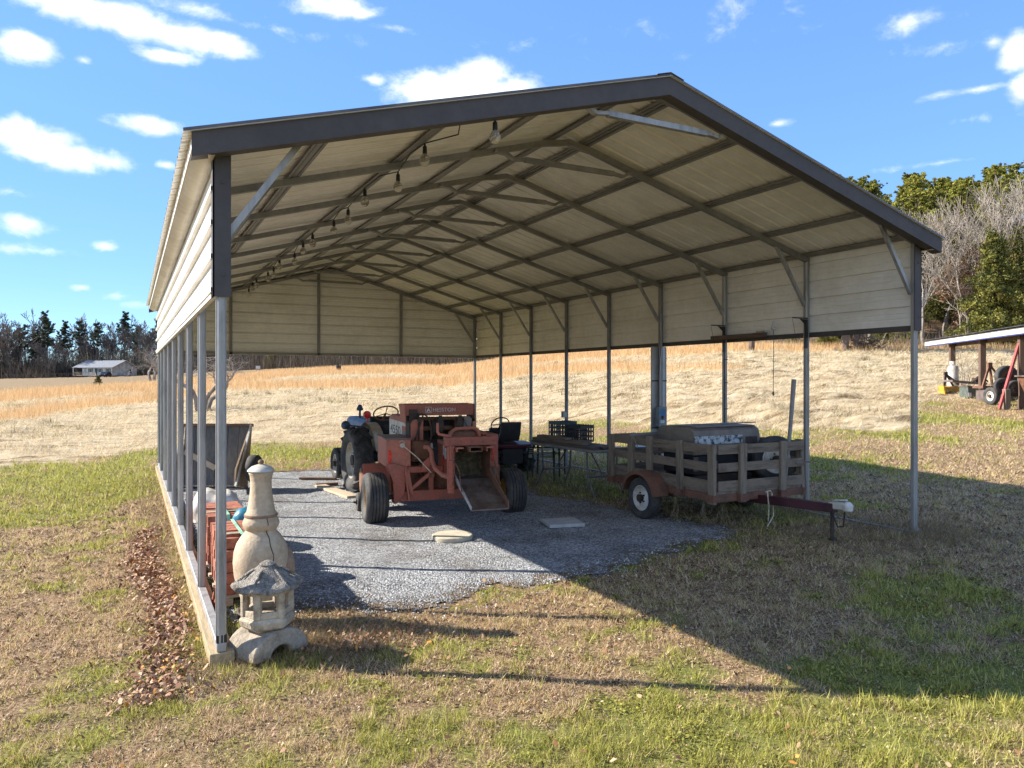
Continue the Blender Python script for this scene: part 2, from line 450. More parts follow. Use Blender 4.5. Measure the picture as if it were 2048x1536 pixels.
def ground_mat():
    m, nt, b = nodes('turf'); lk = nt.links.new
    b.inputs['Roughness'].default_value = .95; b.inputs['Specular IOR Level'].default_value = .15
    geo = N(nt, 'ShaderNodeNewGeometry')
    fine = N(nt, 'ShaderNodeTexNoise', i_Scale=42.0, i_Detail=6.0, i_Roughness=.75); lk(geo.outputs['Position'], fine.inputs['Vector'])
    mid = N(nt, 'ShaderNodeTexNoise', i_Scale=5.0, i_Detail=7.0, i_Roughness=.7); lk(geo.outputs['Position'], mid.inputs['Vector'])
    dead = ramp(nt, [(.34, (.055, .034, .02)), (.5, (.24, .155, .085)), (.66, (.52, .38, .23))]); lk(fine.outputs[0], dead.inputs[0])
    green = ramp(nt, [(.32, (.07, .07, .02)), (.55, (.22, .22, .055)), (.72, (.40, .38, .13))]); lk(fine.outputs[0], green.inputs[0])
    mx1 = N(nt, 'ShaderNodeMix', data_type='RGBA'); ga = attr(nt, 'g')
    lk(ga.outputs['Fac'], mx1.inputs[0]); lk(dead.outputs[0], mx1.inputs[6]); lk(green.outputs[0], mx1.inputs[7])
    # mown hay lying in combed swaths
    mp = N(nt, 'ShaderNodeMapping'); mp.inputs['Rotation'].default_value = (0, 0, -YAW + .12); mp.inputs['Scale'].default_value = (.55, 1.3, 1); lk(geo.outputs['Position'], mp.inputs[0])
    hn = N(nt, 'ShaderNodeTexNoise', i_Scale=1.25, i_Detail=9.0, i_Roughness=.68, i_Distortion=.6); lk(mp.outputs[0], hn.inputs['Vector'])
    hr = ramp(nt, [(.33, (.09, .062, .03)), (.43, (.27, .19, .10)), (.53, (.50, .39, .235)), (.68, (.66, .56, .39))]); lk(hn.outputs[0], hr.inputs[0])
    mx2 = N(nt, 'ShaderNodeMix', data_type='RGBA'); lk(attr(nt, 'hay').outputs['Fac'], mx2.inputs[0]); lk(mx1.outputs[2], mx2.inputs[6]); lk(hr.outputs[0], mx2.inputs[7])
    orr = ramp(nt, [(.3, (.32, .18, .07)), (.5, (.54, .33, .14)), (.7, (.66, .46, .24))]); lk(mid.outputs[0], orr.inputs[0])
    fr = ramp(nt, [(.3, (.15, .12, .055)), (.5, (.27, .19, .105)), (.7, (.34, .25, .15))]); lk(mid.outputs[0], fr.inputs[0])
    mx3 = N(nt, 'ShaderNodeMix', data_type='RGBA'); lk(attr(nt, 'far').outputs['Fac'], mx3.inputs[0]); lk(mx2.outputs[2], mx3.inputs[6]); lk(fr.outputs[0], mx3.inputs[7])
    mx4 = N(nt, 'ShaderNodeMix', data_type='RGBA'); lk(attr(nt, 'orange').outputs['Fac'], mx4.inputs[0]); lk(mx3.outputs[2], mx4.inputs[6]); lk(orr.outputs[0], mx4.inputs[7])
    fl = ramp(nt, [(.3, (.06, .04, .024)), (.6, (.20, .125, .07))]); lk(mid.outputs[0], fl.inputs[0])
    mx5 = N(nt, 'ShaderNodeMix', data_type='RGBA'); lk(attr(nt, 'wood').outputs['Fac'], mx5.inputs[0]); lk(mx4.outputs[2], mx5.inputs[6]); lk(fl.outputs[0], mx5.inputs[7])
    lk(mx5.outputs[2], b.inputs['Base Color'])
    bp = N(nt, 'ShaderNodeBump'); bp.inputs['Strength'].default_value = .8; bp.inputs['Distance'].default_value = .02; lk(fine.outputs[0], bp.inputs['Height'])
    bp2 = N(nt, 'ShaderNodeBump'); bp2.inputs['Distance'].default_value = .16; lk(attr(nt, 'hay').outputs['Fac'], bp2.inputs['Strength']); lk(hn.outputs[0], bp2.inputs['Height']); lk(bp.outputs[0], bp2.inputs['Normal'])
    lk(bp2.outputs[0], b.inputs['Normal'])
    return m

def relief(x, y, hay, orange):
    gsd = gravel_sd(x, y)
    out = sstep(.0, -.35, gsd)
    inside = (x > -.3) & (x < W + .2) & (y > -.2) & (y < L + .3)
    out = out * np.where(inside, .3, 1)
    cx, cz = uc(x, y)
    lump = sstep(.45, .8, fbm(x * .9 + 5, y * .9, 61)) * (.10 + .14 * sstep(.05, .3, cx / np.maximum(cz, 2))) + (fbm(x * .4, y * .4, 63) - .5) * .12
    near = (fbm(x * 3, y * 3, 71) - .5) * .035 + (fbm(x * 14, y * 14, 73) - .5) * .012
    return out * (near + hay * np.clip(lump, -.1, .4)) - .035 * out * sstep(-.05, -.6, np.where(inside, 1, x))

def surf(x, y):
    h, o, f, g = zones(x, y)
    return gz(x, y) + relief(x, y, h, o)

def build_ground():
    n = 620
    t = np.linspace(-1, 1, n)
    s = 760 * np.sign(t) * (.016 * np.abs(t) + .984 * np.abs(t) ** 3.3)
    X, Y = np.meshgrid(3.0 + s, 2.0 + s)
    x = X.ravel(); y = Y.ravel()
    hay, orange, far, g = zones(x, y)
    z = gz(x, y) + relief(x, y, hay, orange)
    cx, cz = uc(x, y)
    wood = sstep(0, 8, cz - np.interp(np.clip(cx / np.maximum(cz, 2), -.9, .9), U_, ED)) * (cz > 40)
    idx = np.arange(n * n).reshape(n, n)
    f = np.stack([idx[:-1, :-1], idx[:-1, 1:], idx[1:, 1:], idx[1:, :-1]], -1).reshape(-1, 4)
    me = npmesh('ground', np.stack([x, y, z], 1), f, ground_mat(), dict(hay=hay, orange=orange, far=far, g=g, wood=wood), smooth=True)
    tag(link('ground', me), kind='structure')
build_ground()

def build_gravel():
    d = .045
    xs = np.arange(.08, 7.6, d); ys = np.arange(-1.2, 11.2, d)
    X, Y = np.meshgrid(xs, ys); x = X.ravel(); y = Y.ravel()
    sd = gravel_sd(x, y)
    z = gz(x, y) + .006 + .022 * sstep(0, .3, sd) + (fbm(x * 5, y * 5, 81) - .5) * .02 * sstep(0, .3, sd) + (fbm(x * .7, y * .7, 85) - .5) * .035 * sstep(.1, .6, sd)
    z = np.maximum(z, surf(x, y) + .005)
    idx = np.arange(len(x)).reshape(X.shape)
    q = np.stack([idx[:-1, :-1], idx[:-1, 1:], idx[1:, 1:], idx[1:, :-1]], -1).reshape(-1, 4)
    keep = (sd[q] > -.01).all(1)
    q = q[keep]
    us, inv = np.unique(q, return_inverse=True)
    q = inv.reshape(q.shape)
    m, nt, b = nodes('crushed_stone'); lk = nt.links.new
    geo = N(nt, 'ShaderNodeNewGeometry')
    v = N(nt, 'ShaderNodeTexVoronoi', i_Scale=64.0); v.inputs['Randomness'].default_value = 1; lk(geo.outputs['Position'], v.inputs['Vector'])
    big = N(nt, 'ShaderNodeTexNoise', i_Scale=1.1, i_Detail=6.0, i_Roughness=.65); lk(geo.outputs['Position'], big.inputs['Vector'])
    sp = N(nt, 'ShaderNodeSeparateColor'); lk(v.outputs['Color'], sp.inputs[0])
    cr = ramp(nt, [(0, (.12, .13, .14)), (.45, (.33, .34, .355)), (.8, (.50, .51, .52)), (1, (.70, .70, .69))]); lk(sp.outputs[0], cr.inputs[0])
    br = ramp(nt, [(.34, (.62, .58, .54)), (.5, (.95, .94, .93)), (.66, (1.12, 1.12, 1.12))]); lk(big.outputs[0], br.inputs[0])
    mx = N(nt, 'ShaderNodeMix', data_type='RGBA', blend_type='MULTIPLY'); mx.inputs[0].default_value = 1; lk(cr.outputs[0], mx.inputs[6]); lk(br.outputs[0], mx.inputs[7])
    
    sd_ = attr(nt, 'sd'); dn = N(nt, 'ShaderNodeTexNoise', i_Scale=9.0, i_Detail=7.0, i_Roughness=.7); lk(geo.outputs['Position'], dn.inputs['Vector'])
    da = N(nt, 'ShaderNodeMath', operation='MULTIPLY_ADD'); da.inputs[1].default_value = 1.6; da.inputs[2].default_value = -.62; lk(dn.outputs[0], da.inputs[0])
    db = N(nt, 'ShaderNodeMath', operation='SUBTRACT'); lk(da.outputs[0], db.inputs[0]); lk(sd_.outputs['Fac'], db.inputs[1])
    dc = N(nt, 'ShaderNodeMapRange'); dc.inputs['From Min'].default_value = -.12; dc.inputs['From Max'].default_value = .12; lk(db.outputs[0], dc.inputs[0])
    soil = N(nt, 'ShaderNodeMix', data_type='RGBA'); soil.inputs[7].default_value = (.20, .145, .095, 1); lk(dc.outputs[0], soil.inputs[0]); lk(mx.outputs[2], soil.inputs[6])
    lk(soil.outputs[2], b.inputs['Base Color']); b.inputs['Roughness'].default_value = .85; b.inputs['Specular IOR Level'].default_value = .3
    bp = N(nt, 'ShaderNodeBump'); bp.inputs['Strength'].default_value = 1; bp.inputs['Distance'].default_value = .035; bp.invert = True
    lk(v.outputs['Distance'], bp.inputs['Height']); lk(bp.outputs[0], b.inputs['Normal'])
    me = npmesh('gravel', np.stack([x, y, z], 1)[us], q, m, dict(sd=np.where(x < .5, 1, sd)[us]), smooth=True)
    o = tag(link('gravel', me), kind='structure')
    # loose stones lying proud of the pad
    nst = 26000
    px = rng.uniform(.1, 6.5, nst * 3); py = rng.uniform(-.8, 9, nst * 3)
    cx, cz = uc(px, py)
    k = ((gravel_sd(px, py) > -.04) | ((gravel_sd(px, py) > -.30) & (rng.random(len(px)) < .12) & (px > .3))) & (rng.random(len(px)) < np.clip((5.2 / cz) ** 2, 0, 1))
    px, py = px[k][:nst], py[k][:nst]; n = len(px)
    base = np.array([(1, 0, 0), (-1, 0, 0), (0, 1, 0), (0, -1, 0), (0, 0, 1), (0, 0, -1)], float)
    fc = np.array([(0, 2, 4), (2, 1, 4), (1, 3, 4), (3, 0, 4), (2, 0, 5), (1, 2, 5), (3, 1, 5), (0, 3, 5)])
    sz = rng.uniform(.004, .011, (n, 1, 1)) * rng.uniform(.6, 1.25, (n, 6, 1))
    a = rng.uniform(0, PI, n); ca, sa = np.cos(a), np.sin(a)
    vv = base[None] * sz * np.array([1.2, .9, .7])
    vv = vv + rng.normal(0, .0018, vv.shape)
    rx = vv[..., 0] * ca[:, None] - vv[..., 1] * sa[:, None]; ry = vv[..., 0] * sa[:, None] + vv[..., 1] * ca[:, None]
    pz = gz(px, py) + .024
    V = np.stack([rx + px[:, None], ry + py[:, None], vv[..., 2] + pz[:, None]], -1).reshape(-1, 3)
    Fc = (fc[None] + (np.arange(n) * 6)[:, None, None]).reshape(-1, 3)
    m2, nt, b = nodes('loose_stone'); lk = nt.links.new
    cr = ramp(nt, [(0, (.14, .15, .16)), (.5, (.38, .39, .40)), (1, (.76, .76, .75))]); lk(attr(nt, 'r').outputs['Fac'], cr.inputs[0]); lk(cr.outputs[0], b.inputs['Base Color'])
    b.inputs['Roughness'].default_value = .8
    me = npmesh('gravel_stones', V, Fc, m2, dict(r=np.repeat(rng.random(n), 6)))
    tag(link('gravel_stones', me), 'loose grey crushed stones lying on the gravel pad', 'gravel', kind='stuff')
build_gravel()

# ------------------------------------------------------------------ grass
def blade_mat(name, dead, green, transl=.4):
    m, nt, b = nodes(name); lk = nt.links.new
    r0 = ramp(nt, dead); r1 = ramp(nt, green)
    a = attr(nt, 'r'); lk(a.outputs['Fac'], r0.inputs[0]); lk(a.outputs['Fac'], r1.inputs[0])
    mx = N(nt, 'ShaderNodeMix', data_type='RGBA'); lk(attr(nt, 'g').outputs['Fac'], mx.inputs[0]); lk(r0.outputs[0], mx.inputs[6]); lk(r1.outputs[0], mx.inputs[7])
    lk(mx.outputs[2], b.inputs['Base Color']); b.inputs['Roughness'].default_value = .7; b.inputs['Specular IOR Level'].default_value = .2
    tr = N(nt, 'ShaderNodeBsdfTranslucent'); lk(mx.outputs[2], tr.inputs[0])
    ms = N(nt, 'ShaderNodeMixShader'); ms.inputs[0].default_value = transl
    lk(b.outputs[0], ms.inputs[1]); lk(tr.outputs[0], ms.inputs[2]); lk(ms.outputs[0], nt.nodes['Material Output'].inputs[0])
    return m
M_LAWN = blade_mat('grass_blade', [(0, (.28, .17, .09)), (.4, (.62, .45, .26)), (1, (.86, .70, .47))], [(0, (.12, .125, .025)), (.5, (.43, .41, .085)), (1, (.68, .63, .24))])
M_HAY = blade_mat('hay_stem', [(0, (.32, .22, .12)), (.3, (.62, .49, .30)), (1, (.86, .76, .56))], [(0, (.2, .2, .07)), (1, (.45, .42, .18))])
M_SEDGE = blade_mat('sedge_stem', [(0, (.38, .23, .10)), (.5, (.66, .44, .22)), (1, (.82, .62, .37))], [(0, (.5, .35, .16)), (1, (.74, .58, .36))], .35)
M_WEED = blade_mat('weed_stem', [(0, (.11, .075, .045)), (.5, (.30, .21, .12)), (1, (.52, .41, .27))], [(0, (.08, .1, .02)), (1, (.2, .24, .05))])

def blades(x, y, z, h, w, lean, g, r, az=None):
    """one tapering triangle per blade, bent over by lean"""
    n = len(x)
    a = rng.uniform(0, 2 * PI, n) if az is None else az
    b = rng.uniform(0, 2 * PI, n)
    tx = np.cos(a) * np.sin(lean) * h; ty = np.sin(a) * np.sin(lean) * h; tz = np.cos(lean) * h
    wx = np.cos(b) * w / 2; wy = np.sin(b) * w / 2
    V = np.stack([np.stack([x - wx, y - wy, z - .004], 1), np.stack([x + wx, y + wy, z - .004], 1), np.stack([x + tx, y + ty, z + tz], 1)], 1).reshape(-1, 3)
    return V, np.arange(n * 3).reshape(-1, 3), dict(g=np.repeat(g, 3), r=np.repeat(r, 3))

def scatter(n, d0, d1, p, umin=-1.0, umax=1.1):
    """n random ground spots between distances d0 and d1, thinning with distance as d**-p"""
    t = rng.random(n); e = 2 - p
    d = (d0 ** e + t * (d1 ** e - d0 ** e)) ** (1 / e) if abs(e) > 1e-3 else d0 * (d1 / d0) ** t
    u = rng.uniform(umin, umax, n)
    x, y = pos_u(u, d)
    return x, y, d

def build_lawn():
    x, y, d = scatter(1300000, 2.6, 27, 1.75)
    hay, o, f, g = zones(x, y)
    sd = gravel_sd(x, y)
    gn = fbm(x * 2.5, y * 2.5, 91)
    ok = (hay < .6) & ((sd < -.05) | ((sd < .22) & (rng.random(len(x)) < .5 * sstep(.5, .7, gn) + .04)))
    under = (x > .2) & (x < W) & (y > 4) & (y < L)
    ok &= ~(under & (rng.random(len(x)) < .55))
    ok &= ~((x > -.09) & (x < .1) & (y > -.1) & (y < L + .1))
    sparse = sstep(.42, .58, fbm(x * 7, y * 7, 93))
    ok &= rng.random(len(x)) < .22 + .78 * sparse
    x, y, d, g = x[ok], y[ok], d[ok], g[ok]
    n = len(x)
    z = surf(x, y)
    gg = (rng.random(n) < g * .74 + .07).astype(float)
    k = np.clip(d / 4.5, .8, 4) ** .85
    tall = sstep(4.9, 4.0, d) * sstep(-.2, .35, uc(x, y)[0] / d) * fbm(x * 1.2, y * 1.2, 95) * .7
    cl = .45 + 1.3 * vnoise(x * 9, y * 9, 96) * vnoise(x * 23, y * 23, 98) * 2
    h = rng.uniform(.016, .042, n) * cl * (1 + .45 * gg + .9 * tall * gg) * k ** .5
    w = rng.uniform(.0036, .0085, n) * k
    lean = np.where(gg > .5, rng.uniform(.2, 1.2, n), rng.uniform(.45, 1.45, n))
    V, Fc, at = blades(x, y, z, h, w, lean, gg, np.clip(rng.normal(.5, .25, n), 0, 1))
    me = npmesh('lawn_grass', V, Fc, M_LAWN, at)
    tag(link('lawn_grass', me), 'short winter grass, part dead brown thatch and part green', 'grass', kind='stuff')
    # broken thatch: small flat scraps of dead grass and leaf, some dark, some bleached
    x, y, d = scatter(380000, 2.6, 16, 1.7)
    hay, o, f, g = zones(x, y)
    tn = fbm(x * 11, y * 11, 121)
    ok = (gravel_sd(x, y) < -.06) & (hay < .3) & (rng.random(len(x)) < sstep(.42, .62, tn) * (1 - .6 * g)) & ~((x > -.09) & (x < .1) & (y > -.1) & (y < L))
    x, y, d, tn = x[ok], y[ok], d[ok], tn[ok]; n = len(x)
    z = surf(x, y) + rng.uniform(.002, .022, n); s = rng.uniform(.004, .012, n) * np.clip(d / 4.5, .8, 2.2); a = rng.uniform(0, 2 * PI, n); tl = rng.normal(0, .6, (n, 2)); ar = rng.uniform(.25, .8, n)
    P = []
    for dx, dy in ((1, .3), (-.2, .8), (-1, -.2), (.3, -.8)):
        qx = (dx * np.cos(a) - dy * ar * np.sin(a)) * s; qy = (dx * np.sin(a) + dy * ar * np.cos(a)) * s
        P.append(np.stack([x + qx, y + qy, z + qx * tl[:, 0] + qy * tl[:, 1]], 1))
    tm = blade_mat('thatch', [(0, (.06, .036, .02)), (.35, (.24, .155, .085)), (.7, (.44, .32, .19)), (1, (.60, .48, .32))], [(0, (.1, .1, .03)), (1, (.3, .3, .1))], .15)
    me = npmesh('dead_thatch', np.stack(P, 1).reshape(-1, 3), np.arange(n * 4).reshape(-1, 4), tm, dict(g=np.zeros(n * 4), r=np.repeat(np.clip(rng.normal(.45, .3, n), 0, 1), 4)))
    tag(link('dead_thatch', me), 'brown scraps of dead thatch lying all through the lawn', 'thatch', kind='stuff')
    # broad-leaved clover and weeds in the greenest spots
    x, y, d = scatter(230000, 2.6, 14, 1.6)
    hay, o, f, g = zones(x, y)
    cl = sstep(.50, .62, fbm(x * 1.9, y * 1.9, 97)) * g
    ok = (rng.random(len(x)) < cl) & (gravel_sd(x, y) < -.02)
    x, y, d = x[ok], y[ok], d[ok]; n = len(x)
    z = surf(x, y) + rng.uniform(.006, .028, n)
    s = rng.uniform(.006, .013, n) * np.clip(d / 4.5, .8, 2)
    a = rng.uniform(0, 2 * PI, n)
    tl = rng.normal(0, .35, (n, 2))
    P = []
    for dx, dy in ((1, 0), (0, .8), (-1, 0), (0, -.8)):
        qx = (dx * np.cos(a) - dy * np.sin(a)) * s; qy = (dx * np.sin(a) + dy * np.cos(a)) * s
        P.append(np.stack([x + qx, y + qy, z + qx * tl[:, 0] + qy * tl[:, 1]], 1))
    V = np.stack(P, 1).reshape(-1, 3)
    me = npmesh('clover', V, np.arange(n * 4).reshape(-1, 4), M_LAWN, dict(g=np.ones(n * 4), r=np.repeat(rng.random(n) * .7, 4)))
    tag(link('clover', me), 'low green clover and broad-leaved weeds in the lawn', 'clover', kind='stuff')
build_lawn()

def build_hay():
    x, y, d = scatter(860000, 14, 150, 1.35)
    hay, o, f, g = zones(x, y)
    cx, cz = uc(x, y)
    ok = (hay > .35) & (f < .5) & (o < .6) & (cz < np.interp(cx / cz, U_, ED) - 2)
    ok &= rng.random(len(x)) < .35 + .65 * sstep(.35, .65, fbm(x * .9, y * .9, 101))
    x, y, d = x[ok], y[ok], d[ok]; n = len(x)
    z = surf(x, y)
    k = np.clip(d / 20, .8, 6)
    az = -YAW + PI * .05 + rng.normal(0, .9, n) + PI * (rng.random(n) < .3) + 2 * (fbm(x * .25, y * .25, 103) - .5) * 3
    V, Fc, at = blades(x, y, z, rng.uniform(.12, .36, n) * k ** .35, rng.uniform(.006, .017, n) * k, rng.uniform(.7, 1.45, n), (rng.random(n) < .06).astype(float), np.clip(rng.normal(.55, .25, n), 0, 1), az)
    me = npmesh('cut_hay', V, Fc, M_HAY, at)
    tag(link('cut_hay', me), 'pale flattened hay lying over the field behind the carport', 'hay', kind='stuff')
    x, y, d = scatter(540000, 22, 190, 1.0)
    hay, o, f, g = zones(x, y)
    cx, cz = uc(x, y)
    ok = (rng.random(len(x)) < o * 1.2) & (cz < np.interp(cx / cz, U_, ED) + 4)
    x, y, d = x[ok], y[ok], d[ok]; n = len(x)
    z = surf(x, y)
    k = np.clip(d / 45, .7, 4)
    V, Fc, at = blades(x, y, z, rng.uniform(.35, .85, n), rng.uniform(.012, .03, n) * k, rng.uniform(.05, .5, n), (rng.random(n) < .2).astype(float), np.clip(rng.normal(.5, .25, n), 0, 1))
    me = npmesh('broomsedge', V, Fc, M_SEDGE, at)
    tag(link('broomsedge', me), 'tall orange broomsedge standing in bands across the field', 'grass', kind='stuff')
    # darker tussocks left standing between the swaths
    nt_ = 900; u = rng.uniform(-.78, .78, nt_); d = 14 * (90 / 14) ** rng.random(nt_); x0, y0 = pos_u(u, d)
    hay, o, f, g = zones(x0, y0); ok = (hay > .5) & (o < .3) & (f < .4) & (fbm(x0 * .12, y0 * .12, 111) > .45); x0, y0, d = x0[ok], y0[ok], d[ok]
    m_ = 46; x = np.repeat(x0, m_) + rng.normal(0, .22, len(x0) * m_) * np.repeat(rng.uniform(.5, 1.8, len(x0)), m_); y = np.repeat(y0, m_) + rng.normal(0, .14, len(x0) * m_); d = np.repeat(d, m_); n = len(x)
    k = np.clip(d / 20, .8, 5)
    V, Fc, at = blades(x, y, surf(x, y), rng.uniform(.10, .40, n), rng.uniform(.006, .014, n) * k, rng.uniform(.1, 1.1, n), (rng.random(n) < .3).astype(float), np.clip(rng.normal(.42, .25, n), 0, 1))
    me = npmesh('tussocks', V, Fc, M_WEED, at)
    tag(link('tussocks', me), 'scattered darker grass tussocks standing in the pale hay field', 'grass', kind='stuff')
build_hay()

def build_litter():
    n1, n2 = 5200, 900
    yy = rng.uniform(-.5, 5.2, n1)
    xx = -.36 + .08 * np.sin(yy * 1.3) + rng.normal(0, .12, n1) * (.4 + 1.1 * vnoise(yy * 1.7, yy * 0 + .5, 7))
    x2, y2, d2 = scatter(n2, 3.2, 9, 1.2)
    x3 = rng.normal(.95, .32, 500); y3 = rng.normal(-.05, .18, 500)
    x = np.concatenate([xx, x2, x3]); y = np.concatenate([yy, y2, y3])
    ok = (gravel_sd(x, y) < .1) & ~((x > -.085) & (x < .09) & (y > -.07))
    x, y = x[ok], y[ok]; n = len(x)
    s = rng.uniform(.008, .019, n); a = rng.uniform(0, 2 * PI, n)
    z = surf(x, y) + rng.uniform(.012, .05, n)
    tl = rng.normal(0, .55, (n, 2)); cup = rng.uniform(-.1, .6, n)
    pts = [(1.25, 0, .0), (.25, .75, 1), (-1.05, .3, .5), (-.8, -.5, .6), (.5, -.5, 1)]
    P = []
    for dx, dy, c in pts:
        qx = (dx * np.cos(a) - dy * np.sin(a)) * s; qy = (dx * np.sin(a) + dy * np.cos(a)) * s
        P.append(np.stack([x + qx, y + qy, z + qx * tl[:, 0] + qy * tl[:, 1] + c * cup * s], 1))
    V = np.stack(P, 1).reshape(-1, 3)
    fi = np.array([(0, 1, 4), (1, 2, 4), (2, 3, 4)])
    Fc = (fi[None] + (np.arange(n) * 5)[:, None, None]).reshape(-1, 3)
    m, nt, b = nodes('dry_leaf'); lk = nt.links.new
    cr = ramp(nt, [(0, (.10, .04, .02)), (.35, (.27, .115, .052)), (.7, (.42, .26, .15)), (.93, (.56, .36, .22)), (1, (.7, .3, .05))]); lk(attr(nt, 'r').outputs['Fac'], cr.inputs[0])
    lk(cr.outputs[0], b.inputs['Base Color']); b.inputs['Roughness'].default_value = .7
    me = npmesh('leaf_litter', V, Fc, m, dict(r=np.repeat(np.clip(rng.normal(.5, .27, n), 0, 1), 5)))
    tag(link('leaf_litter', me), 'drift of fallen brown oak leaves along the carport sill and lawn', 'leaves', kind='stuff')
    # dry stems round the post feet, the lantern and under the trailer
    X, Y, Hh = [], [], []
    for cxx, cyy, rx, ry, n, h in ((.75, .02, .38, .24, 5200, .16), (7.5, -.05, .5, .4, 3600, .18), (6.9, .35, .7, .6, 4200, .14), (6.1, 1.7, .9, .9, 5200, .12), (7.5, 1.5, .3, .3, 1500, .18),
                                (7.5, 3.0, .3, .3, 1200, .18), (5.6, 4.6, 1.4, 1.3, 6500, .13), (5.8, 7, 1.2, 1.5, 4500, .13), (7.5, 6, .3, 3, 3000, .15), (5.2, 9.5, 1.6, 1.5, 4200, .13), (-.25, 6.5, .14, 2.6, 3600, .13), (-.30, 1.8, .22, 2, 5200, .10), (-.1, -.12, .22, .12, 700, .13)):
        X.append(rng.normal(cxx, rx, n)); Y.append(rng.normal(cyy, ry, n)); Hh.append(rng.uniform(.4, 1.2, n) * h)
    x = np.concatenate(X); y = np.concatenate(Y); h = np.concatenate(Hh)
    ok = ~((x > -.085) & (x < .09) & (y > -.07) & (y < L))
    x, y, h = x[ok], y[ok], h[ok]; n = len(x)
    cx, cz = uc(x, y)
    V, Fc, at = blades(x, y, surf(x, y), h, rng.uniform(.002, .0045, n) * np.clip(cz / 6, .8, 2.5), rng.uniform(.5, 1.5, n), (rng.random(n) < .06).astype(float), np.clip(rng.normal(.5, .25, n), 0, 1))
    me = npmesh('dry_weeds', V, Fc, M_WEED, at)
    tag(link('dry_weeds', me), 'matted dead weed stems round the post feet and under the trailer', 'weeds', kind='stuff')
build_litter()
# ------------------------------------------------------------------ materials for the carport
GALV = mat('galvanised_steel', (.37, .365, .355), .5, .4, .14, 3, (.23, .225, .22), .6, .06, 60, stretch=(4, 4, .6))
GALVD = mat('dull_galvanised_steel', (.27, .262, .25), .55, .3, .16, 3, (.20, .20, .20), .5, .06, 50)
TRIM = mat('charcoal_painted_trim', (.088, .080, .080), .6, .0, .1, 2, (.070, .064, .064), .5, .03, 60, spec=.22)
SHEET = mat('cream_painted_sheet', (.80, .78, .735), .32, .0, .07, 1.2, (.69, .67, .61), .5, .02, 40)
SHEETW = mat('white_painted_sheet', (.74, .72, .68), .4, .0, .05, 1.6, (.62, .58, .50), .5, .02, 40)
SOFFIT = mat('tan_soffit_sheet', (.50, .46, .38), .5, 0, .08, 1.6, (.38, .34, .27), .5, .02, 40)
ROOFTOP = mat('brown_roof_sheet', (.16, .125, .09), .45, .1, .12, 3)
TIMBER = mat('treated_timber', (.44, .33, .19), .8, 0, .25, 4, (.28, .22, .13), .5, .3, 30, stretch=(6, .5, 6))
BLACK = mat('black_plastic', (.018, .018, .02), .5, 0, .2, 8)

def rz(x):                      # underside of the rafters
    return ZT + PITCH * (x if x < W / 2 else W - x)
EAVE = .25; OV = .2
carport = thing('carport', 'large open steel carport with charcoal trim and ribbed cream sheets over the gravel pad', 'carport', (0, 0, 0))

def hatchet(mb, p0, p1, w, h, up):
    """hollow-looking square tube with a seam: a tube plus a shallow groove strip on two faces"""
    mb.beam(p0, p1, w, h, up)

def zf(x): return ground(x, 0)
RAILTOP = .148
for side in (0, 1):
    X = 0 if side == 0 else W
    base = RAILTOP if side == 0 else None
    for i in range(NB + 1):
        y = i * BAY
        z0 = RAILTOP if side == 0 else ground(X, y) + .02
        m = MB()
        e = .0315; c = .012
        # square post with rolled edges and a raised seam down the faces the camera meets
        m.prism([(X - e + c, y - e), (X + e - c, y - e), (X + e, y - e + c), (X + e, y + e - c), (X + e - c, y + e), (X - e + c, y + e), (X - e, y + e - c), (X - e, y - e + c)], z0, ZT, 'Z')
        m.bx(X - .018, X - .004, y - e - .004, y - e + .001, z0, ZT - .01); m.bx(X + .008, X + .014, y - e - .003, y - e + .001, z0, ZT - .01)
        m.bx(X - e - .004, X - e + .001, y - .018, y - .004, z0, ZT - .01); m.bx(X - e - .003, X - e + .001, y + .008, y + .014, z0, ZT - .01)
        for zz in (z0 + .18, z0 + .9, 2.2):
            m.tube([(X + .017, y - e - .005, zz), (X + .017, y - e, zz)], .006, 6)
        if side == 0 or i < 3:
            pass
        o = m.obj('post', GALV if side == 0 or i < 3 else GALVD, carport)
        if i == 0:
            # painted corner trim over the upper post
            t = MB(); t.bx(X - .058, X + .058, y - .050, y - .040, ZB - .03, ZT + .02)
            sx = -.06 if side == 0 else .06
            t.bx(min(X + sx, X + sx * .8), max(X + sx, X + sx * .8), y - .050, y + .05, ZB - .03, ZT + .02)
            for zz in (ZB + .12, ZB + .75): t.tube([(X + .005, y - .056, zz), (X + .005, y - .049, zz)], .012, 8)
            t.obj('corner_trim', TRIM, carport)
            b = MB(); b.bx(X - .033, X + .033, y - .034, y + .02, z0 - .002, z0 + .05); 
            b.obj('post_cap', BLACK if side == 0 else GALV, o)
# base rails and the timber sill under the left one
m = MB(); m.bx(-.0315, .0315, -.036, L + .03, .085, .147); m.obj('base_rail', GALV, carport, bevel=.006)
m = MB()
for k in range(5):
    a = -.05 + k * 2.46; m.bx(-.078 + .004 * (k % 2), .082, a, a + 2.455, -.06, .084)
m.obj('sill_timber', TIMBER, carport, bevel=.006)
m = MB()
for i in range(NB):
    y0, y1 = i * BAY, (i + 1) * BAY
    m.beam((W, y0, ground(W, y0) - .005), (W, y1, ground(W, y1) - .005), .063, .063)
m.obj('base_rail', GALVD, carport)
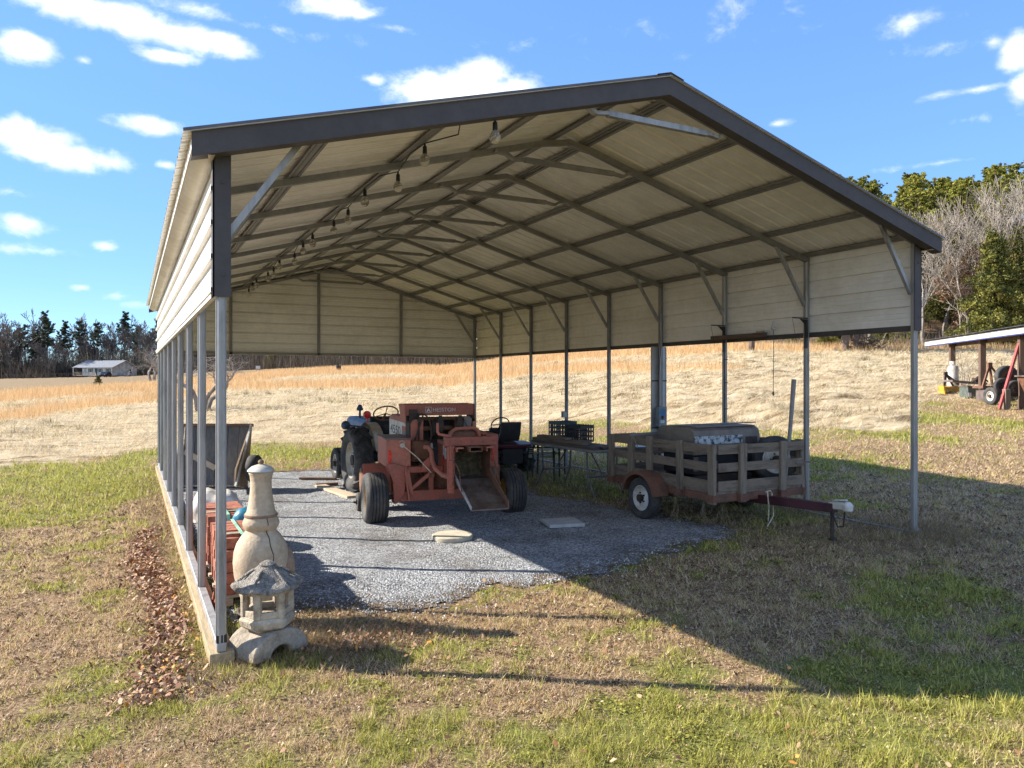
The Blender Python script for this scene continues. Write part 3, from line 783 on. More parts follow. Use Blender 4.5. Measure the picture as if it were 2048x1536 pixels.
# rafters
for i in range(NB + 1):
    y = i * BAY
    m = MB(); h = .06
    for s in (-1, 1):
        xs = [W / 2 + s * (W / 2 + .03), W / 2 + s * .28]
        ps = [(xs[0], y, rz(W / 2 - W / 2) + h / 2 if 0 else ZT - PITCH * .03 + h / 2), (xs[1], y, rz(xs[1]) + h / 2)]
        m.beam(ps[0], ps[1], .06, h)
    pk = ZT + PITCH * W / 2
    cr = [(W / 2 + q, y, rz(W / 2 + q) + h / 2 - (.028 * (1 - (abs(q) / .3) ** 1.5))) for q in (-.30, -.2, -.1, 0, .1, .2, .30)]
    for a, b in zip(cr, cr[1:]): m.beam(a, b, .061, h)
    m.obj('rafter', GALVD, carport)
    # collar tie: a channel with flattened, cranked ends hung under the peak
    m = MB(); x0, x1 = 2.86, 4.60
    zc = rz(x0) - .004
    pts = [(x0 - .06, zc + .01), (x0 + .08, zc - .002), (x0 + .17, zc - .052), (x0 + .30, zc - .035), (x1 - .30, zc - .035), (x1 - .17, zc - .052), (x1 - .08, zc - .002), (x1 + .06, zc + .01)]
    for k, ((a, p), (b, q)) in enumerate(zip(pts, pts[1:])):
        m.beam((a, y - .055, p), (b, y - .055, q), .052 if 2 <= k <= 4 else .06, .05 if k == 3 else .03)
    m.obj('collar_tie', GALV if i == 0 else GALVD, carport, sharp=25)
    for s in (0, 1):
        X = 0 if s == 0 else W; d = 1 if s == 0 else -1
        m = MB(); m.beam((X + d * .035, y - (.0 if i else -.02), 2.93), (X + d * .57, y - (.0 if i else -.02), rz(.57) + .03), .045, .038, up=(d, 0, 1))
        m.obj('knee_brace', GALV, carport)
# purlins: hat channels above the rafters
def purlin(x):
    z = rz(x) + .062; a = math.atan(PITCH) * (1 if x < W / 2 else -1)
    m = MB(); rt = Matrix.Rotation(-a, 3, 'Y')
    prof = [(-.062, 0), (-.032, 0), (-.022, .036), (.022, .036), (.032, 0), (.062, 0), (.062, .003), (.036, .003), (.024, .0385), (-.024, .0385), (-.036, .003), (-.062, .003)]
    poly = []
    for p, q in prof:
        v = rt @ Vector((p, 0, q)); poly.append((x + v.x, z + v.z))
    m.prism(poly, -.14, L + .12, 'Y')
    m.bx(x - .018, x + .018, -.13, L + .1, z + .004, z + .03)
    m.obj('purlin', GALVD, carport, smooth=False)
for x in (.05, .77, 1.76, 2.67, 3.53): purlin(x); purlin(W - x)
# ribbed sheets
def rib_profile(total, pitch=.2286, deep=False):
    """(run, rise) along the sheet: big ribs every 9 inches, two faint stiffeners between"""
    out = []; t = 0
    while t < total - .001:
        for d, h in ((0, 0), (.003, .034), (.033, .034), (.036, 0), (.108, 0), (.114, .0042), (.126, .0042), (.132, 0), (.166, 0), (.172, .0042), (.184, .0042), (.190, 0)) if deep else ((0, 0), (.014, .025), (.040, .025), (.054, 0), (.108, 0), (.114, .0042), (.126, .0042), (.132, 0), (.166, 0), (.172, .0042), (.184, .0042), (.190, 0)):
            if t + d < total: out.append((t + d, h))
        t += pitch
    out.append((total, 0))
    return out
def roof(s):
    prof = rib_profile(L + 2 * OV + .04)
    v = []; f = []
    xe = -EAVE if s == 0 else W + EAVE; xr = W / 2 + (.012 if s == 0 else -.012)
    n = len(prof)
    vt = MB()
    for layer, dz in ((0, 0), (1, -.0035)):
        vt.cur = 0 if layer == 0 else 1
        vs = []
        for (t, h) in prof:
            for x in (xe, xr):
                zz = ZT + PITCH * (x if s == 0 else W - x) + .062 + .0400 + h + dz
                vs.append((x, -OV - .02 + t, zz))
        vt.add(vs, [(2 * i, 2 * i + 1, 2 * i + 3, 2 * i + 2) for i in range(n - 1)])
    me = vt
    o = me.obj('roof_sheet', [ROOFTOP, SHEET], carport, smooth=False)
    return o
roof(0); roof(1)
pk = ZT + PITCH * W / 2 + .062 + .040
m = MB(); m.prism([(W / 2 - .15, pk - .15 * PITCH + .027), (W / 2, pk + .027), (W / 2 + .15, pk - .15 * PITCH + .027), (W / 2 + .15, pk - .15 * PITCH + .031), (W / 2, pk + .032), (W / 2 - .15, pk - .15 * PITCH + .031)], -OV - .015, L + OV + .015, 'Y')
m.obj('ridge_cap', ROOFTOP, carport, smooth=False)
# gable fascia front and back: face, lower return lip, cream drip edge under the sheet
for y, d in ((-OV, 1), (L + OV, -1)):
    m = MB(); t = .16
    def zb(x): return ZT + PITCH * (x if x < W / 2 else W - x)
    xs = [-.20, W / 2, W + .20]
    lo = [zb(x) - .008 for x in xs]; hi = [zb(x) + .098 for x in xs]
    y0, y1 = sorted((y, y + d * .012))
    for a in (0, 1):
        m.prism([(xs[a], lo[a] - .055), (xs[a + 1], lo[a + 1] - .055), (xs[a + 1], hi[a + 1]), (xs[a], hi[a])], y0, y1, 'Y')
    y0, y1 = sorted((y + d * .0125, y + d * .115))
    for a in (0, 1):
        m.prism([(xs[a], lo[a] - .055), (xs[a + 1], lo[a + 1] - .055), (xs[a + 1], lo[a + 1] - .045), (xs[a], lo[a] - .045)], y0, y1, 'Y')
    m.obj('gable_trim', TRIM, carport, smooth=False)
    m = MB(); y0, y1 = sorted((y - d * .008, y + d * .02))
    xs = [-EAVE, W / 2, W + EAVE]
    for a in (0, 1):
        m.prism([(xs[a], zb(xs[a]) + .0985), (xs[a + 1], zb(xs[a + 1]) + .0985), (xs[a + 1], zb(xs[a + 1]) + .1015 - .0005), (xs[a], zb(xs[a]) + .1015 - .0005)], y0, y1, 'Y')
    m.obj('drip_edge', SHEET, carport, smooth=False)
# side panels, boxed eaves and lower trims
def wall_sheet(name, fixed, a0, a1, z0, z1f, out, axis):
    """horizontally ribbed sheet; out = which way the ribs stand"""
    mb = MB(); top = z1f(0) if axis == 'X' else None
    return mb
for s in (0, 1):
    X = -.036 if s == 0 else W + .036; d = -1 if s == 0 else 1
    prof = [(t, h) for t, h in rib_profile(ZT + .07 - ZB, deep=True)]
    m = MB(); vs = []
    for t, h in prof:
        for y in (-.038, L + .038): vs.append((X + d * h, y, ZB + t))
    m.cur = 0
    m.add(vs, [(2 * i, 2 * i + 1, 2 * i + 3, 2 * i + 2) for i in range(len(prof) - 1)])
    m.cur = 1
    m.add([(p[0] - d * .003, p[1], p[2]) for p in vs], [(2 * i, 2 * i + 1, 2 * i + 3, 2 * i + 2) for i in range(len(prof) - 1)])
    side = m.obj('side_sheet', [SHEETW, SHEET], carport, smooth=False)
    m = MB(); x0, x1 = sorted((X - d * .004, X + d * .024)); m.bx(x0, x1, -.041, L + .041, ZB - .03, ZB + .012); x0, x1 = sorted((X - d * .010, X - d * .0045)); m.bx(x0, x1, -.03, L + .03, ZB - .03, ZB + .035)
    m.obj('lower_trim', TRIM if s else SHEETW, carport)
    # boxed eave: white fascia strip and a curved soffit back to the wall
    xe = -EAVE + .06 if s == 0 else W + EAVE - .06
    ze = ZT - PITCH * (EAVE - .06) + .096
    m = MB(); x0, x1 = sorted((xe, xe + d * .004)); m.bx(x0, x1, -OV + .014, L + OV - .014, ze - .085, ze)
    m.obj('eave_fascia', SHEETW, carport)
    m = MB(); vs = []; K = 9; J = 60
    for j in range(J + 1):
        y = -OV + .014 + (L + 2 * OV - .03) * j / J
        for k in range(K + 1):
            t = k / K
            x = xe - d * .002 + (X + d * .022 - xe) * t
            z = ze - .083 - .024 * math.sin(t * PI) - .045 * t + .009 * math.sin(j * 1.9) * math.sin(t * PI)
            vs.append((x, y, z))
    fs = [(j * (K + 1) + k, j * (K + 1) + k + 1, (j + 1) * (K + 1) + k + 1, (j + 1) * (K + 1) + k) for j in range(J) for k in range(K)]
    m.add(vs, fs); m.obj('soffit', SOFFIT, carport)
# back gable
m = MB(); prof = rib_profile(2.05, deep=True); vs = []; fs = []
def half(z):   # half width of the gable at height z
    return W / 2 + .03 if z <= ZT + .05 else max(.0, (ZT + .055 + PITCH * W / 2 - z) / PITCH)
for layer, dy in ((0, 0), (1, -.003)):
    m.cur = layer; vs = []
    zs = [(ZB + t, h) for t, h in prof if ZB + t < ZT + .05 + PITCH * W / 2 - .004]
    for z, h in zs:
        hw = half(z)
        vs += [(W / 2 - hw, L + .037 + h + dy, z), (W / 2 + hw, L + .037 + h + dy, z)]
    m.add(vs, [(2 * i, 2 * i + 1, 2 * i + 3, 2 * i + 2) for i in range(len(zs) - 1)])
gab = m.obj('gable_sheet', [SHEETW, SHEET], carport, smooth=False)
for x in (1.45, 2.86 + .55, 5.45):
    mm = MB(); mm.bx(x - .028, x + .028, L - .03, L + .028, ZB - .02, rz(x) + .01); mm.obj('gable_stud', GALVD, carport)
mm = MB(); mm.bx(-.05, W + .05, L + .024, L + .062, ZB - .028, ZB + .012); mm.obj('lower_trim', SHEETW, carport)
mm = MB(); mm.bx(.034, W - .034, L - .03, L + .026, ZB - .026, ZB + .03); mm.obj('gable_girt', GALVD, carport)

# ------------------------------------------------------------------ string lights along one purlin
GLASS, nt, b = nodes('clear_bulb_glass')
b.inputs['Base Color'].default_value = (.95, .92, .85, 1); b.inputs['Roughness'].default_value = .06; b.inputs['Transmission Weight'].default_value = .85; b.inputs['IOR'].default_value = 1.12
FIL = mat('bulb_filament', (.5, .35, .15), .4, .6)
sl_ = thing('string_light', 'string of clear round bulbs on a black cord along a roof purlin', 'string lights', (0, 0, 0))
xb = 1.76; zc0 = rz(xb) + .05
spots = [(2.06, -.06, rz(2.06) - .04)] + [(xb + .05 * math.sin(i * 2.1), .74 + .862 * i, zc0 - .02 - .03 * (i % 2)) for i in range(14) if .74 + .862 * i < L - .1]
pts = [(3.45, -.10, rz(3.45) - .02), (2.9, -.09, rz(2.9) - .035)]
for i, p in enumerate(spots):
    if i == 1: pts += [(1.85, .15, zc0 + .01)]
    if i > 0:
        q = spots[i - 1]
        pts.append(((p[0] + q[0]) / 2, (p[1] + q[1]) / 2, zc0 + .012 - .05 * (i % 3 == 1)))
    pts.append(p)
m = MB(); m.tube(pts, .006, 6); m.obj('cord', BLACK, sl_)
for i, p in enumerate(spots):
    r = .047
    bm_ = MB(); prof = [(.0, -.205), (.018, -.201), (.034, -.190), (.045, -.17), (.047, -.15), (.043, -.13), (.032, -.112), (.02, -.10), (.017, -.092)]
    bm_.lathe(prof, 14, p); bo = bm_.obj('bulb', GLASS, sl_)
    s_ = MB(); s_.lathe([(.006, 0), (.012, -.025), (.019, -.03), (.021, -.09), (.017, -.094)], 10, p); s_.obj('socket', BLACK, bo)
    s_ = MB(); s_.tube([(p[0], p[1], p[2] - .092), (p[0], p[1], p[2] - .15)], .006, 6); s_.tube([(p[0] - .012, p[1], p[2] - .15), (p[0], p[1], p[2] - .165), (p[0] + .012, p[1], p[2] - .15)], .002, 4); s_.obj('filament', FIL, bo)

# ------------------------------------------------------------------ electrics and odds and ends hung on the right-hand posts
GREYBOX = mat('grey_electrical_box', (.20, .23, .26), .5, .1, .15, 6)
BOXBLUE = mat('blue_label', (.03, .25, .50), .5)
PAPER = mat('white_label', (.7, .7, .68), .6, 0, .15, 40)
yp = 3 * BAY; zg = ground(W, yp)
t = thing('utility_board', 'tall grey sheet-metal board with tapered foot strapped to a right-hand post', 'board', (W, yp, zg))
m = MB(); zt = ZB - .03 - zg
m.prism([(-.16, zt), (.16, zt), (.16, .62), (.075, .28), (.065, .02), (-.085, .02), (-.095, .28), (-.16, .62)], .045, .062, 'Y')
for x in (-.157, .149): m.bx(x, x + .008, .036, .0445, .64, zt - .01)
m.obj('panel', mat('pale_zinc_sheet', (.46, .46, .45), .5, .1, .1, 2, (.36, .355, .34), .5), t, smooth=False)
for zz in (.95, 1.75, .62):
    mm = MB(); mm.bx(-.163, .163, .0335, .0355, zz, zz + .02); mm.obj('strap', BLACK, t)
t = thing('breaker_box', 'grey electrical disconnect box with blue label on a post', 'electrical box', (W - .055, yp - .075, zg + 1.02))
m = MB(); m.bx(-.085, .075, -.05, .04, -.02, .30); m.obj('enclosure', GREYBOX, t, bevel=.006)
m = MB(); m.bx(-.092, .08, -.062, -.0505, -.03, .305); m.obj('cover', GREYBOX, t, bevel=.004)
m = MB(); m.bx(-.075, .045, -.0645, -.0625, .16, .24); m.obj('label_plate', BOXBLUE, t)
m = MB(); m.bx(-.06, .03, -.0645, -.0625, .03, .075); m.obj('label_plate', PAPER, t)
m = MB(); m.bx(-.03, .0, -.078, -.0625, .10, .15); m.obj('lever', BLACK, t)
t = thing('conduit', 'thin grey conduit running down a post to the disconnect box', 'conduit', (W - .05, yp - .045, zg))
m = MB(); m.tube([(0, 0, 1.34), (0, 0, 1.9), (.03, .0, 2.3), (.02, 0, 2.9)], .011, 8); m.tube([(.02, -.0, 1.34), (.022, 0, 1.95), (-.02, 0, 2.35)], .006, 6); m.obj('pipe', GALV, t)
m = MB(); m.tube([(.03, -.02, .02), (.03, -.02, .99)], .02, 8); m.obj('riser', PAPER, t)
for yi, zz, lab in ((2, .98, 'grey outlet box with looped cable on a post behind the trailer'), (5, 1.0, 'small grey outlet box on the post behind the milk crates')):
    y = yi * BAY; zg2 = ground(W, y)
    t = thing('outlet_box', lab, 'outlet box', (W - .05, y - .05, zg2 + zz))
    m = MB(); m.bx(-.11, -.0, -.06, .0, 0, .13); m.obj('housing', GREYBOX, t, bevel=.006)
    m = MB(); m.bx(-.10, -.015, -.068, -.0605, .012, .118); m.obj('cover_plate', GALV, t)
    if yi == 2:
        m = MB(); m.tube([(-.1, -.03, .12), (-.15, -.03, .14), (-.16, -.03, .08), (-.11, -.03, .03)], .008, 6); m.obj('cable', BLACK, t)
    m = MB(); m.tube([(.012, .012, .06), (.012, .012, 1.5)], .006, 6); m.obj('feed_cable', BLACK, t)
    for q in (.35, .75, 1.1):
        m = MB(); m.bx(-.0, .085, .014, .0175, q, q + .012); m.obj('cable_tie', BLACK, t)
DARKWOOD = mat('dark_brown_wood', (.13, .085, .06), .7, 0, .25, 5, (.08, .055, .04), .5, .2, 30, stretch=(6, 1, 6))
t = thing('hanging_rail', 'narrow brown rail fixed across a post below the side sheet', 'rail', (W - .07, BAY * 1.45, ZB + .03))
m = MB(); m.bx(-.02, .02, -.05, 1.05, -.02, .045); m.obj('batten', DARKWOOD, t, bevel=.004)
m = MB(); m.bx(-.025, .028, -.0, .12, .046, .07); m.obj('clip', GALV, t)
t = thing('pull_cord', 'thin dark pull cord with white top hanging beside the right-hand post', 'pull cord', (W - .09, BAY * 1.32, ZB + .1))
m = MB(); m.tube([(0, 0, 0), (.01, 0, -.3), (.012, .01, -.86)], .0045, 5); m.obj('cord', BLACK, t)
m = MB(); m.lathe([(.001, -.92), (.012, -.91), (.012, -.87), (.002, -.855)], 8, (.012, .01, 0)); m.obj('bead', BLACK, t)
m = MB(); m.bx(-.025, .03, -.02, .02, 0, .05); m.bx(-.012, .012, -.012, .012, .0505, .12); m.obj('switch', PAPER, t, bevel=.004)
for yi, lab in ((1, 'black shelf bracket on the second right-hand post, nearer the front'), (2, 'black shelf bracket on the post beside the brown rail')):
    y = yi * BAY; t = thing('shelf_bracket', lab, 'bracket', (W - .035, y - .036, 2.72))
    m = MB(); m.bx(-.28, 0, -.02, -.006, .028, .042); m.bx(-.05, 0, -.02, -.004, -.36, .019); m.prism([(-.05, -.05), (-.05, .0195), (-.15, .0275)], -.014, -.010, 'Y')
    m.obj('arm', BLACK, t, smooth=False)
    m = MB(); m.tube([(-.28, -.012, .02), (-.2, -.012, -.3)], .003, 4); m.obj('string', BLACK, t)
# ------------------------------------------------------------------ machines under the roof
RUBBER = mat('tyre_rubber', (.035, .035, .036), .75, 0, .25, 6, (.075, .068, .06), .5, .15, 60)
RED = mat('faded_red_paint', (.37, .105, .068), .62, .0, .24, 5, (.22, .095, .06), .6, .1, 30)
REDL = mat('sun_bleached_red_paint', (.47, .155, .10), .64, 0, .2, 5, (.33, .13, .085), .55, .05, 30)
RUST = mat('rusty_brown_iron', (.22, .105, .06), .8, .1, .35, 7, (.08, .042, .026), .6, .25, 40)
DARKIRON = mat('greasy_dark_iron', (.045, .036, .03), .7, .2, .35, 9, (.09, .05, .032), .5, .25, 40)
BARE = mat('worn_bare_steel', (.22, .18, .16), .5, .5, .25, 5, (.13, .085, .065), .55, .1, 30)
GRIME = mat('oily_grime', (.05, .035, .026), .8, 0, .3, 8)
STEELW = mat('pale_bare_steel', (.55, .56, .58), .45, .5, .1, 5)
YELLOW = mat('faded_yellow_paint', (.50, .32, .08), .55, 0, .15, 5, (.36, .24, .09), .5)
BLUE = mat('faded_blue_paint', (.07, .16, .34), .5, .1, .12, 4, (.16, .22, .32), .5)
DBLUE = mat('dark_blue_paint', (.025, .06, .12), .5, .1, .2, 5)
DUSTW = mat('weathered_pale_paint', (.52, .51, .47), .6, 0, .15, 4, (.36, .29, .20), .45, .08, 30)
WHITE = mat('white_paint', (.72, .71, .68), .5, 0, .1, 4, (.50, .45, .38), .4)
REFL = mat('red_reflector', (.75, .03, .015), .25, 0, .05, 20)
HAYM = mat('dark_hay', (.13, .10, .055), .9, 0, .5, 14, (.05, .04, .022), .5, .8, 40)
ROPE = mat('pale_rope', (.60, .52, .40), .8, 0, .2, 30)
VINYL = mat('black_vinyl', (.03, .03, .03), .5, 0, .15, 6, (.05, .048, .045), .5, .05, 30)
MAROON = mat('maroon_paint', (.085, .022, .03), .45, .1, .12, 4)

def wheel(root, c, r, w, rr, rim, label=None, lugs=0, ribs=0, rimdish=.03, seg=36, out=-1):
    """tyre (part) with a rim and hub (sub-parts); axle along local X; out = side the dish faces"""
    m = MB(); h = w / 2; sh = min(.07, r * .16)
    prof = [(rr, -h * .72), (rr + (r - rr) * .35, -h * .97), (rr + (r - rr) * .7, -h), (r - sh * .35, -h * .9), (r - sh * .05, -h * .72)]
    if ribs:
        k = ribs
        for i in range(k):
            a = -h * .70 + i * (h * 1.4) / k; b = a + h * 1.4 / k
            crown = r + .006 * (1 - (2 * (a + b) / 2 / w) ** 2)
            prof += [(crown, a + .004), (crown, b - .008), (crown - .014, b - .006), (crown - .014, b - .001)]
    else:
        prof += [(r + .004, 0)]
    prof += [(r - sh * .05, h * .72), (r - sh * .35, h * .9), (rr + (r - rr) * .7, h), (rr + (r - rr) * .35, h * .97), (rr, h * .72)]
    m.lathe(prof, seg, c, 'X')
    if lugs:
        for k in range(lugs):
            for s in (-1, 1):
                a = 2 * PI * (k + (.5 if s > 0 else 0)) / lugs
                da = .30
                p = []
                for t, x in ((0, .02 * s), (.5, h * .55 * s), (1, h * .98 * s)):
                    q = a + da * t; rad = r + .012 - (.04 * t ** 3)
                    p.append(Vector(c) + Vector((x, rad * math.cos(q), rad * math.sin(q))))
                for u, v in zip(p, p[1:]):
                    mid = (u + v) / 2 - Vector(c); m.beam(u, v, .055, .05, up=(0, mid.y, mid.z))
    o = m.obj('tyre', RUBBER, root, sharp=50)
    if label: o['label'] = label
    m = MB()
    m.lathe([(rr, h * .7), (rr - .012, h * .72), (rr - .02, h * .3), (rr * .8, h * .15 * 1), (rr * .45, h * .15 + rimdish), (.02, h * .15 + rimdish), (.02, -h * .1), (rr - .02, -h * .3), (rr - .012, -h * .72), (rr, -h * .7)] if out > 0 else
            [(rr, -h * .7), (rr - .012, -h * .72), (rr - .02, -h * .3), (rr * .8, -h * .15), (rr * .45, -h * .15 - rimdish), (.02, -h * .15 - rimdish), (.02, h * .1), (rr - .02, h * .3), (rr - .012, h * .72), (rr, h * .7)], seg, c, 'X')
    m.obj('rim', rim, o)
    m = MB(); x = c[0] + out * (h * .15 + rimdish)
    a, b = sorted((x - .03 * out, x + .05 * out))
    m.lathe([(0.001, a), (rr * .3, a), (rr * .26, b), (.001, b)], 14, (0, c[1], c[2]), 'X')
    for k in range(5):
        an = 2 * PI * k / 5; yy, zz = c[1] + rr * .4 * math.cos(an), c[2] + rr * .4 * math.sin(an)
        m.tube([(x, yy, zz), (x + out * .018, yy, zz)], .012, 6)
    m.obj('hub', DARKIRON, o)
    return o

def text_part(name, s, size, m, parent, loc, rot, depth=.001, sx=1.0):
    cu = bpy.data.curves.new(name, 'FONT'); cu.body = s; cu.size = size; cu.extrude = depth; cu.align_x = 'CENTER'; cu.align_y = 'CENTER'
    tmp = bpy.data.objects.new(name, cu); COL.objects.link(tmp)
    dg = bpy.context.evaluated_depsgraph_get(); me = bpy.data.meshes.new_from_object(tmp.evaluated_get(dg))
    bpy.data.objects.remove(tmp); bpy.data.curves.remove(cu)
    me.materials.clear(); me.materials.append(m); me.name = name
    o = bpy.data.objects.new(name, me); COL.objects.link(o); o.parent = parent; o.location = loc; o.rotation_euler = rot; o.scale = (sx, 1, 1)
    return o

LETTER = mat('pale_lettering', (.66, .64, .60), .6, 0, .1, 30)
LETTERD = mat('dark_lettering', (.04, .045, .05), .6, 0, .1, 30)
BZ = .02
bal = thing('hay_baler', 'faded red square hay baler with open bale chamber and lowered chute', 'hay baler', (3.30, 4.09, BZ), -math.atan2(.15, .989))
wheel(bal, (-.95, 0, .33), .335, .30, .19, YELLOW, ribs=5, out=-1)
wheel(bal, (.98, 0, .325), .33, .30, .19, YELLOW, ribs=5, out=1)
def P(name, m, *a, **k):
    return m.obj(name, a[0] if a else RED, bal, **k)
m = MB(); m.bx(-.70, .78, -.06, .06, .27, .41); P('axle_beam', m, RED, bevel=.006)
m = MB(); m.tube([(-.8, 0, .33), (-.69, 0, .33)], .035, 10); m.tube([(.79, 0, .33), (.86, 0, .33)], .035, 10); P('spindle', m, DARKIRON)
m = MB(); m.prism([(-.80, .78), (-.72, .80), (-.52, .74), (-.56, .38), (-.66, .25), (-.705, .25), (-.72, .55)], -.09, .08, 'Y'); P('wheel_bracket', m, RED, bevel=.008)
m = MB(); m.prism([(-.57, .72), (-.50, .70), (-.44, .36), (-.485, .38)], -.10, -.091, 'Y'); m.prism([(-.57, .72), (-.56, .72), (-.50, .30), (-.52, .30)], -.16, -.0915, 'Y'); P('gusset', m, REDL)
m = MB(); m.bx(-.56, -.02, -.06, .05, .655, .735); P('upper_beam', m, RED, bevel=.006)
m = MB(); m.beam((-.50, -.03, .40), (-.17, -.03, .66), .05, .045); P('strut', m, REDL)
m = MB(); m.bx(-.215, -.155, -.05, .02, .41, .66); P('upright', m, RED)
m = MB(); m.bx(-.60, .02, .30, .36, .22, .62); m.bx(-.05, .5, .1, .8, .40, .60); P('under_panel', m, RUST)
# twine box
m = MB(); m.bx(-.80, -.47, -.05, .72, .74, 1.11)
for x, y, z in [(-.77, -.052, 1.08), (-.50, -.052, 1.08), (-.77, -.052, .76), (-.50, -.052, .76), (-.63, -.052, .76)]: m.tube([(x, y + .006, z), (x, y - .008, z)], .012, 6)
P('twine_box', m, REDL, bevel=.01)
m = MB(); m.bx(-.815, -.455, -.065, .735, 1.111, 1.128); P('lid', m, BARE, bevel=.004)
m = MB(); m.bx(-.775, -.73, -.056, -.051, .80, .97); P('reflector', m, REFL, bevel=.012)
m = MB(); m.lathe([(.001, -.018), (.03, -.016), (.034, -.004), (.034, 0)], 14, (-.585, -.051, 1.03), 'Y'); m.tube([(-.63, -.054, 1.075), (-.585, -.06, 1.095), (-.55, -.056, 1.06)], .006, 6); P('rope_eye', m, WHITE)
m = MB(); m.tube([(-.58, -.07, 1.03), (-.4, -.16, .87), (-.22, -.25, .66)], .008, 6); P('rope', m, ROPE)
m = MB(); m.lathe([(.001, -.02), (.03, -.02), (.035, .03), (.001, .035)], 10, (-.22, -.27, .64), 'Y'); P('rope_clamp', m, RUST)
# long upper hood with the number stripe
m = MB(); m.prism([(-.40, .92), (-.22, .92), (-.22, 1.36), (-.36, 1.36), (-.40, 1.30)], .30, 2.15, 'Y'); P('plunger_hood', m, REDL, bevel=.01)
m = MB()
for z0, z1 in ((1.235, 1.285), (1.015, 1.045)): m.bx(-.4055, -.4015, .34, 2.10, z0, z1)
P('pale_stripe', m, WHITE)
m = MB(); m.bx(-.4055, -.4015, .98, 2.10, 1.0455, 1.2345); P('number_panel', m, WHITE)
m = MB(); m.bx(-.4055, -.4015, .60, .978, 1.0455, 1.15); P('grey_panel', m, GREYBOX)
m = MB(); m.bx(-.4075, -.4056, .345, .66, 1.055, 1.13); P('name_plate', m, WHITE)
text_part('model_number', '4550', .19, LETTERD, bal, (-.4075, 1.53, 1.135), (PI / 2, 0, -PI / 2), .001, 2.4)
text_part('small_lettering', 'INLINE', .07, LETTERD, bal, (-.4095, .50, 1.092), (PI / 2, 0, -PI / 2), .001, 1.0)
m = MB(); m.bx(-.43, -.15, .12, .30, .78, 1.07); P('bearing_guard', m, RUST, bevel=.04)
# knotter hood
m = MB()
m.prism([(.34, 1.41), (.34, 1.57), (.80, 1.57), (.80, 1.545), (.365, 1.545), (.365, 1.41)], -.47, .53, 'X'); P('hood_beam', m, RED, bevel=.006)
m = MB(); m.prism([(.34, 1.57), (.30, 1.30), (.62, 1.33), (.80, 1.57)], -.485, -.4705, 'X'); P('hood_cheek', m, REDL)
m = MB(); m.prism([(.34, 1.57), (.26, 1.06), (.66, 1.0), (.80, 1.57)], .5305, .545, 'X'); P('hood_cheek', m, RUST)
text_part('hood_lettering', 'HESSTON', .078, LETTER, bal, (.09, .3385, 1.487), (PI / 2, 0, 0), .001, 1.0)
m = MB()
for a, b, c, d in ((-.185, -.095, 1.448, 1.453), (-.185, -.095, 1.527, 1.532), (-.185, -.180, 1.4535, 1.5265), (-.10, -.095, 1.4535, 1.5265)): m.bx(a, b, .3375, .3395, c, d)
m.prism([(-.172, 1.462), (-.14, 1.522), (-.108, 1.462), (-.127, 1.462), (-.14, 1.488), (-.153, 1.462)], .3375, .3395, 'Y'); P('emblem', m, LETTER, smooth=False)
# knotter works
m = MB(); m.bx(-.42, -.30, .32, .60, .70, 1.50); m.bx(-.30, -.285, .25, .7, .75, 1.45); P('side_frame', m, DARKIRON)
m = MB(); m.tube([(-.30, .45, 1.22), (.52, .45, 1.22)], .035, 10); m.tube([(-.28, .40, 1.36), (.5, .40, 1.36)], .022, 8); P('knotter_shaft', m, RUST)
for xk in (-.06, .27):
    m = MB(); m.lathe([(.03, -.03), (.14, -.03), (.15, -.01), (.15, .01), (.14, .03), (.03, .03)], 20, (xk, .45, 1.22), 'X')
    m.box((xk + .06, .42, 1.27), (.08, .2, .2)); m.box((xk + .09, .36, 1.17), (.05, .16, .12), Matrix.Rotation(.5, 3, 'X'))
    m.tube([(xk + .04, .34, 1.38), (xk + .05, .30, 1.26), (xk + .1, .30, 1.14)], .018, 6)
    P('knotter', m, DARKIRON)
for xk in (.02, .31):
    m = MB(); m.prism([(xk - .03, 1.13), (xk + .03, 1.13), (xk + .05, 1.30), (xk + .025, 1.41), (xk - .02, 1.41), (xk - .045, 1.32)], .28, .30, 'Y'); P('tucker_arm', m, DARKIRON)
m = MB(); m.bx(-.28, .48, .56, .60, 1.0, 1.38); P('rear_plate', m, DARKIRON)
m = MB(); m.tube([(-.25 + .13 * math.cos(a), .24, 1.17 + .27 * math.sin(a)) for a in np.linspace(-.5 * PI, .62 * PI, 12)], .012, 6); m.tube([(-.36, .24, 1.05), (-.24, .24, 1.42)], .012, 6); P('trip_rod', m, DARKIRON)
m = MB(); m.prism([(.36, 1.13), (.46, 1.13), (.49, 1.36), (.44, 1.40), (.37, 1.38)], .29, .31, 'Y'); m.tube([(.46, .27, 1.12), (.40, .26, 1.3), (.36, .27, 1.40)], .014, 6); P('needle_link', m, BARE)
# bale chamber
m = MB(); m.prism([(-.63, .60), (-.63, 1.05), (.30, 1.05), (.30, .60), (-.1, .56)], -.012, .0, 'X'); P('chamber_side', m, RED, bevel=.003)
m = MB(); m.prism([(-.63, .60), (-.63, 1.05), (.30, 1.05), (.30, .60)], .48, .492, 'X'); P('chamber_side', m, RUST, bevel=.003)
m = MB(); m.bx(.0005, .4795, -.63, .30, .585, .60); P('chamber_floor', m, BARE)
m = MB(); m.bx(-.10, -.014, -.66, -.60, .50, 1.05); m.bx(-.085, -.02, -.655, -.55, .44, .50); P('corner_post', m, REDL, bevel=.006)
m = MB(); m.bx(-.12, .58, -.60, -.48, 1.052, 1.165)
for k in range(5): m.tube([(-.06 + k * .15, -.595, 1.11), (-.06 + k * .15, -.612, 1.11)], .013, 6)
P('top_beam', m, RED, bevel=.008)
m = MB(); m.bx(-.10, .5, -.40, -.05, 1.052, 1.10); P('top_plate', m, RUST, bevel=.004)
m = MB()
